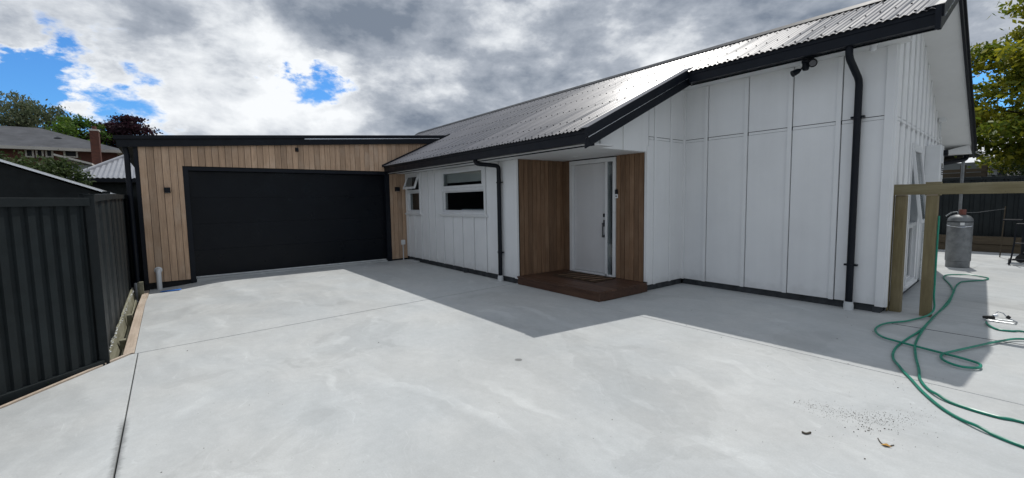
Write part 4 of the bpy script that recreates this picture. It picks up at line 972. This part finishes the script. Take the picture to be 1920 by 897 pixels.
p_ = gnd(778, 490); m_ = MB(); m_.box(p_[0]-.30, p_[0]+.22, p_[1]-.10, p_[1]+.03, .001, .022); tag(m_.build('offcut_slab', 'pvc', bevel=.004), 'flat pale offcut lying against the wall below the small window', 'offcut')

# ------------------------------------------------------------------ neighbours
# dark shed behind the fence
sd = thing('shed', (-14.5, -3.4, 0), 'black shed with a sloping silver roof edge behind the ribbed fence', 'shed')
pA, pB = at(-60, 285, 0, -13.0), at(203, 365, 0, -13.0)
ridge_y, ridge_z = pA.y-.9, pA.z+.9*((pA.z-pB.z)/(pB.y-pA.y))
ge_ = [(-13, pB.y, -.3), (-13, pB.y, pB.z-.03), (-13, ridge_y, ridge_z-.03), (-13, ridge_y-2.6, ridge_z-1.05), (-13, ridge_y-2.6, -.3)]
m_ = MB(); m_.extrude(ge_, (-3.2, 0, 0)); m_.build('walls', 'black_fence', sd)
for (ya, za), (yb, zb) in (((pB.y+.12, pB.z-.03), (ridge_y, ridge_z)), ((ridge_y, ridge_z), (ridge_y-2.75, ridge_z-1.1))):
    m_ = MB(); m_.extrude([(-12.9, ya, za), (-12.9, yb, zb), (-12.9, yb, zb+.025), (-12.9, ya, za+.025)], (-3.4, 0, 0)); ro = m_.build('roof', 'galvanised', sd)
    q = MB(); q.extrude([(-12.86, ya, za-.005), (-12.86, yb, zb-.005), (-12.86, yb, zb+.03), (-12.86, ya, za+.03)], (-.035, 0, 0)); q.build('barge', 'pale_metal', ro)
# house with the pale corrugated hip roof
gh = thing('neighbour_house', (-26, 3.0, -.3), 'low neighbouring house with a pale grey corrugated hip roof', 'house')
ze = 2.6; EX = -22.6; EY = at(136, 334, 2, ze).y; RX, RZ = -27.4, 3.85; RY = at(231, 294, 2, RZ).y+.15
def gcorr(x0, x1, yA, yB, nm):
    vs, fs = [], []; k = 0; per = .15; y = EY
    while y < 6:
        fx = 1. if y >= RY else max(.0, (y-EY)/(RY-EY))
        wz = .018*math.cos(2*math.pi*y/per); vs += [(EX, y, ze+wz), (EX+(RX-EX)*fx, y, ze+(RZ-ze)*fx+wz*(1 if fx > .05 else 0))]; y += per/4; k += 1
    m_ = MB(); m_.smooth = True; m_.add(vs, [(2*i, 2*i+2, 2*i+3, 2*i+1) for i in range(k-1)]); return m_.build(nm, 'neighbour_roof', gh, fix=False)
gr = gcorr(0, 0, 0, 0, 'roof')
m_ = MB(); m_.tube([(EX, EY-.03, ze+.03), (RX, RY, RZ+.03), (RX, 6, RZ+.03)], .07, 8); m_.build('hip_cap', 'neighbour_roof', gr)
m_ = MB(); m_.add([(EX, EY, ze), (RX, RY, RZ), (RX-4.6, EY, ze)], [(0, 1, 2)]); m_.build('hip_end', 'neighbour_roof', gr)
m_ = MB(); m_.add([(RX-.01, RY, RZ), (RX-.01, 6, RZ), (RX-4.6, 6, ze), (RX-4.6, EY, ze)], [(0, 1, 2, 3)]); m_.build('rear_slope', 'neighbour_roof', gr)
m_ = MB(); m_.box(EX-.02, EX+.12, EY-.08, 6, ze-.16, ze-.02); m_.build('gutter', 'black_metal', gh)
m_ = MB(); m_.box(RX-4.2, EX-.35, EY+.35, 6, -.32, ze-.15); m_.build('walls', 'black_fence', gh)
# brick house
bh = thing('brick_house', (-42, -5.5, -.3), 'two storey brick house with a grey tiled hip roof and a tall brick chimney', 'house')
Z2 = 5.0; BX = -37.2; byR = -1.75; byL = -16.; bxB = -46.6
m_ = MB(); m_.box(bxB+.5, BX-.5, byL+.5, byR-.5, -.32, Z2-.1); bw_ = m_.build('walls', 'brick', bh)
rz_ = 6.65; rxm = -41.9
rv = [(BX, byL, Z2), (BX, byR, Z2), (bxB, byR, Z2), (bxB, byL, Z2), (rxm, byR-4.4, rz_), (rxm, byL+4.4, rz_)]
m_ = MB(); m_.add(rv, [(0, 1, 4, 5), (1, 2, 4), (2, 3, 5, 4), (3, 0, 5)]); br_ = m_.build('roof', 'tile_roof', bh)
m_ = MB(); m_.box(BX-.02, BX+.1, byL-.05, byR+.05, Z2-.16, Z2+.01); m_.box(bxB, BX, byR, byR+.1, Z2-.16, Z2+.01); m_.build('gutter', 'cream', br_)
m_ = MB(); m_.box(bxB, BX-.02, byL, byR, Z2-.14, Z2-.10); m_.build('eaves', 'cream', br_)
pv = at(109, 263, 0, -39.5); m_ = MB(); m_.lathe((pv.x, pv.y, pv.z-.5), [(.1, 0), (.1, .5), (.2, .5), (.2, .62), (.05, .7)], 12); m_.build('roof_vent', 'black_metal', br_)
for (a, c) in ((47, 64), (67, 82), (85, 100), (119, 146)):
    yA, yB = at(a, 285, 0, BX-.5).y, at(c, 285, 0, BX-.5).y; zB = at(a, 293, 0, BX-.5).z; zA = at(a, 279, 0, BX-.5).z
    m_ = MB()
    for q in ((yA, yB, zA-.08, zA), (yA, yB, zB-.08, zB), (yA, yA+.08, zB, zA-.08), (yB-.08, yB, zB, zA-.08)): m_.box(BX-.49, BX-.40, q[0], q[1], q[2], q[3])
    wn = m_.build('window', 'cream', bh)
    m_ = MB(); m_.box(BX-.488, BX-.46, yA+.08, yB-.08, zB, zA-.08); m_.build('pane', 'black_door', wn)
cA, cB = at(167, 245, 0, -35.9), at(184, 245, 0, -35.9)
m_ = MB(); m_.box(-36.6, -35.9, cA.y, cB.y, -.32, cA.z); chm = m_.build('chimney', 'brick', bh)
m_ = MB(); m_.box(-36.62, -35.88, cA.y-.03, cB.y+.03, cA.z, cA.z+.1); m_.build('cap', 'cream', chm)
m_ = MB(); m_.lathe((-36.25, (cA.y+cB.y)/2, cA.z+.1), [(.12, 0), (.1, .2)], 12); m_.build('pot', 'brick', chm)
m_ = MB(); m_.box(-36.65, -35.95, cB.y, cB.y+.9, -.32, 3.75); m_.build('chimney_base', 'brick', bh)
m_ = MB(); q0, q1 = at(100, 288, 0, -34), at(172, 306, 0, -34); m_.extrude([(-34, q0.y, q0.z), (-34, q1.y, q1.z), (-34, q1.y, q1.z-.1), (-34, q0.y, q0.z-.1)], (-2.4, 0, 0)); m_.build('lean_to_roof', 'cream', bh)
m_ = MB(); m_.box(-36.7, -34.4, q0.y+.05, q1.y-.05, -.32, q1.z-.1); m_.build('lean_to_wall', 'pale_wall', bh)

# buildings beyond the back fence
nb = thing('neighbour_house', (-4, 30, -.3), 'dark roofed house with pale walls beyond the back fence', 'house')
a1 = at(1862, 305, 1, 27.); a0 = at(1834, 305, 1, 27.); apex = at(1826, 276, 1, 26.7); eaveR = at(1858, 303, 1, 26.7)
m_ = MB(); m_.box(-9, a1.x, 27, 33, -.32, a1.z+.05); m_.build('walls', 'pale_wall', nb)
lx = 2*apex.x-eaveR.x
m_ = MB(); m_.extrude([(eaveR.x+.2, 26.6, eaveR.z-.05), (apex.x-.6, 26.6, apex.z+.2), (lx-5.6, 26.6, eaveR.z-.2), (lx-5.6, 26.6, eaveR.z-.35), (apex.x-.6, 26.6, apex.z+.02), (eaveR.x+.2, 26.6, eaveR.z-.25)], (0, 7, 0)); m_.build('roof', 'tile_roof', nb)
for (pa, pb_, pt, pbm) in ((1840, 1850, 312, 330), (1853, 1858, 314, 328)):
    u_, v_ = at(pa, pt, 1, 26.99), at(pb_, pbm, 1, 26.99); m_ = MB(); m_.box(u_.x, v_.x, 26.96, 26.998, v_.z, u_.z); wn = m_.build('window', 'cream', nb); q = MB(); q.box(u_.x+.06, v_.x-.06, 26.94, 26.962, v_.z+.06, u_.z-.06); q.build('pane', 'black_door', wn)
pg = thing('pergola', (-2.6, 19, 0), 'grey timber pergola frame just beyond the back fence', 'pergola')
for (pa, pb_, pt, pbm) in ((1797, 1848, 318, 321.5), (1797, 1848, 325, 331)):
    u_, v_ = at(pa, pt, 1, 18.6), at(pb_, pbm, 1, 18.6); m_ = MB(); m_.box(u_.x-1.2, v_.x, 18.6, 18.7, v_.z, u_.z); m_.build('rail', 'dark_timber', pg)
for pxx in (1806, 1846):
    u_ = at(pxx, 310, 1, 18.62); m_ = MB(); m_.box(u_.x-.06, u_.x+.06, 18.62, 18.72, -.32, u_.z); m_.build('post', 'dark_timber', pg)
fr2 = at(1890, 322, 1, 29); 
ns = thing('neighbour_shed', (fr2.x, 30, -.3), 'pale grey roofed shed half hidden by the hedge beyond the back fence', 'shed')
sA, sB = at(1864, 308, 1, 28), at(1912, 311, 1, 28)
m_ = MB(); m_.box(sA.x+.1, sB.x, 28, 31, -.32, sA.z-.8); m_.build('walls', 'pale_wall', ns)
m_ = MB(); m_.extrude([(sA.x, 27.8, sA.z-.85), (sA.x, 29.5, sA.z), (sA.x, 31.2, sA.z-.85), (sA.x, 31.2, sA.z-.95), (sA.x, 29.5, sA.z-.1), (sA.x, 27.8, sA.z-.95)], (sB.x-sA.x, 0, 0)); m_.build('roof', 'tile_roof', ns)

# ------------------------------------------------------------------ trees
def crown_mesh(name, clumps, n_leaf, size, m, parent, flat=.0, hang=0.):
    """leaf-sized faces spread through clumps (centre, radii)"""
    vol = np.array([c_[1][0]*c_[1][1]*c_[1][2] for c_ in clumps])**.75; cnt = np.maximum(8, (n_leaf*vol/vol.sum()).astype(int))
    V, T = [], []
    for (c_, r_), n in zip(clumps, cnt):
        dv = rng.normal(size=(n, 3)); dv /= np.linalg.norm(dv, axis=1)[:, None]
        rad = rng.random(n)**.42; P_ = np.array(c_)+dv*rad[:, None]*np.array(r_)*(1+.22*rng.normal(size=(n, 1)))
        nrm = rng.normal(size=(n, 3)); nrm[:, 2] += flat; nrm /= np.linalg.norm(nrm, axis=1)[:, None]
        a = np.cross(nrm, rng.normal(size=(n, 3))); a /= np.linalg.norm(a, axis=1)[:, None]; a[:, 2] -= hang; b_ = np.cross(nrm, a)
        s_ = size*rng.uniform(.55, 1.35, (n, 1))
        q = np.stack([P_-a*s_, P_-b_*s_*.5+a*s_*.1, P_+a*s_, P_+b_*s_*.5+a*s_*.1], 1); V.append(q.reshape(-1, 3))
        T.append(np.clip(.35+.9*(rng.random()-.5)+.35*rng.normal(size=n), 0, 1))
    V = np.concatenate(V); T = np.concatenate(T); n = len(V)//4
    o = np.array(WORLD[parent]); me = bpy.data.meshes.new(name)
    me.vertices.add(len(V)); me.vertices.foreach_set('co', (V-o).ravel()); me.loops.add(4*n); me.loops.foreach_set('vertex_index', np.arange(4*n)); me.polygons.add(n)
    me.polygons.foreach_set('loop_start', np.arange(0, 4*n, 4)); me.polygons.foreach_set('loop_total', np.full(n, 4)); me.update(calc_edges=True)
    at_ = me.attributes.new('tone', 'FLOAT', 'FACE'); at_.data.foreach_set('value', T)
    me.materials.append(MAT[m]); ob = bpy.data.objects.new(name, me); COL.objects.link(ob); ob.parent = parent; WORLD[ob] = Vector(o); return ob
def tree(name, base, h0, clumps, n_leaf, size, m, label, group, r0=.16, flat=0., hang=0., cat='tree'):
    t = thing(name, base, label, cat, group); base = Vector(base)
    cen = sum((Vector(c_[0]) for c_ in clumps), Vector())/len(clumps); topz = max(c_[0][2] for c_ in clumps)
    tm = MB(); fork = Vector((base.x*.6+cen.x*.4, base.y*.6+cen.y*.4, base.z+h0)); tip = Vector((cen.x, cen.y, topz))
    tm.tube([base, base.lerp(fork, .5)+Vector((.05*r0, .03, 0)), fork, fork.lerp(tip, .5), tip], [r0*1.25, r0, r0*.8, r0*.45, r0*.12], 8)
    for c_, r_ in clumps:
        c_ = Vector(c_); f_ = random.uniform(.0, .55); s_ = fork.lerp(tip, f_)
        if c_.z < s_.z: s_ = fork
        mid = s_.lerp(c_, .5)+Vector((0, 0, .12*(c_-s_).length)); tm.tube([s_, mid, c_], [r0*.34, r0*.2, r0*.05], 5)
    tm.build('trunk', 'bark', t); crown_mesh('crown', clumps, n_leaf, size, m, t, flat, hang); return t
def blobs(c_, rad, n, rmin, rmax, squash=.7, keep=None):
    out_ = []
    while len(out_) < n:
        d_ = Vector((random.gauss(0, 1), random.gauss(0, 1), random.gauss(0, 1))).normalized()*random.random()**.45
        p = Vector(c_)+Vector((d_.x*rad[0], d_.y*rad[1], d_.z*rad[2]))
        if keep and not keep(p): continue
        r_ = random.uniform(rmin, rmax); out_.append((tuple(p), (r_, r_, r_*squash)))
    return out_
GL = 'trees behind the neighbouring roofs'
tree('birch_tree', (-50, -8.6, -.3), 4., blobs((-50, -8.6, 7.0), (2.8, 3.2, 3.5), 90, .45, .95, .8), 17000, .09, 'birch_leaf', 'loose grey green birch standing behind the brick house roof', GL, .2, 0, .5)
tree('leafy_tree', (-47, -4.9, -.3), 3.5, blobs((-47, -4.9, 6.6), (1.6, 1.75, 1.5), 26, .4, .8, .6), 6500, .11, 'green_leaf', 'fresh green leafy tree between the birch and the chimney', GL, .18, .4)
pc = [((p[0][0], p[0][1]-.15*(p[0][2]-6.5), p[0][2]), (p[1][0]*.7, p[1][1]*1.5, p[1][2]*.75)) for p in blobs((-48, -2.3, 6.9), (1.8, 2.1, 2.0), 52, .4, .75, .7)]
tree('purple_tree', (-48, -2.1, -.3), 3.5, pc, 13000, .11, 'purple_leaf', 'dark purple leaved tree rising behind the brick chimney', GL, .2)
tree('leafy_tree', (-52, -13.8, -.3), 3., blobs((-52, -13.8, 6.), (2.5, 2.6, 2.3), 24, .6, 1.0, .7), 5000, .12, 'green_leaf', 'rounded green tree at the far end of the brick house', GL, .2)
tree('shrub', (-18.8, -3.3, -.3), 1., blobs((-18.8, -3.6, 2.1), (1.0, 1.7, 1.0), 60, .28, .5, .8), 20000, .055, 'shrub_leaf', 'dark green bushy shrub behind the black shed', None, .06, .2, 0, 'shrub')
# maple beyond the back fence: tiers of foliage
mp = []
for k in range(240):
    zz_ = 2.5+5.9*random.random()**1.25; f_ = (zz_-2.4)/6; rad = 4.3*math.sin(math.pi*min(1, .30+.62*f_))
    a = random.uniform(0, 6.28); r_ = random.uniform(.35, .8); rr_ = rad*random.random()**.4
    mp.append(((.85+rr_*math.cos(a), 22+rr_*math.sin(a), zz_), (r_*1.3, r_*1.3, r_*.5)))
tree('maple_tree', (.75, 22, -.3), 2.4, mp, 95000, .085, 'maple_leaf', 'big yellow green maple rising beyond the back fence', None, .22, .9)
tree('hedge_shrub', (-.9, 19.6, -.3), .8, blobs((-.7, 19.6, 1.6), (1.5, .8, 1.15), 34, .25, .5, .8), 12000, .04, 'shrub_leaf', 'dense dark green shrub above the black back fence', None, .06, .2, 0, 'shrub')
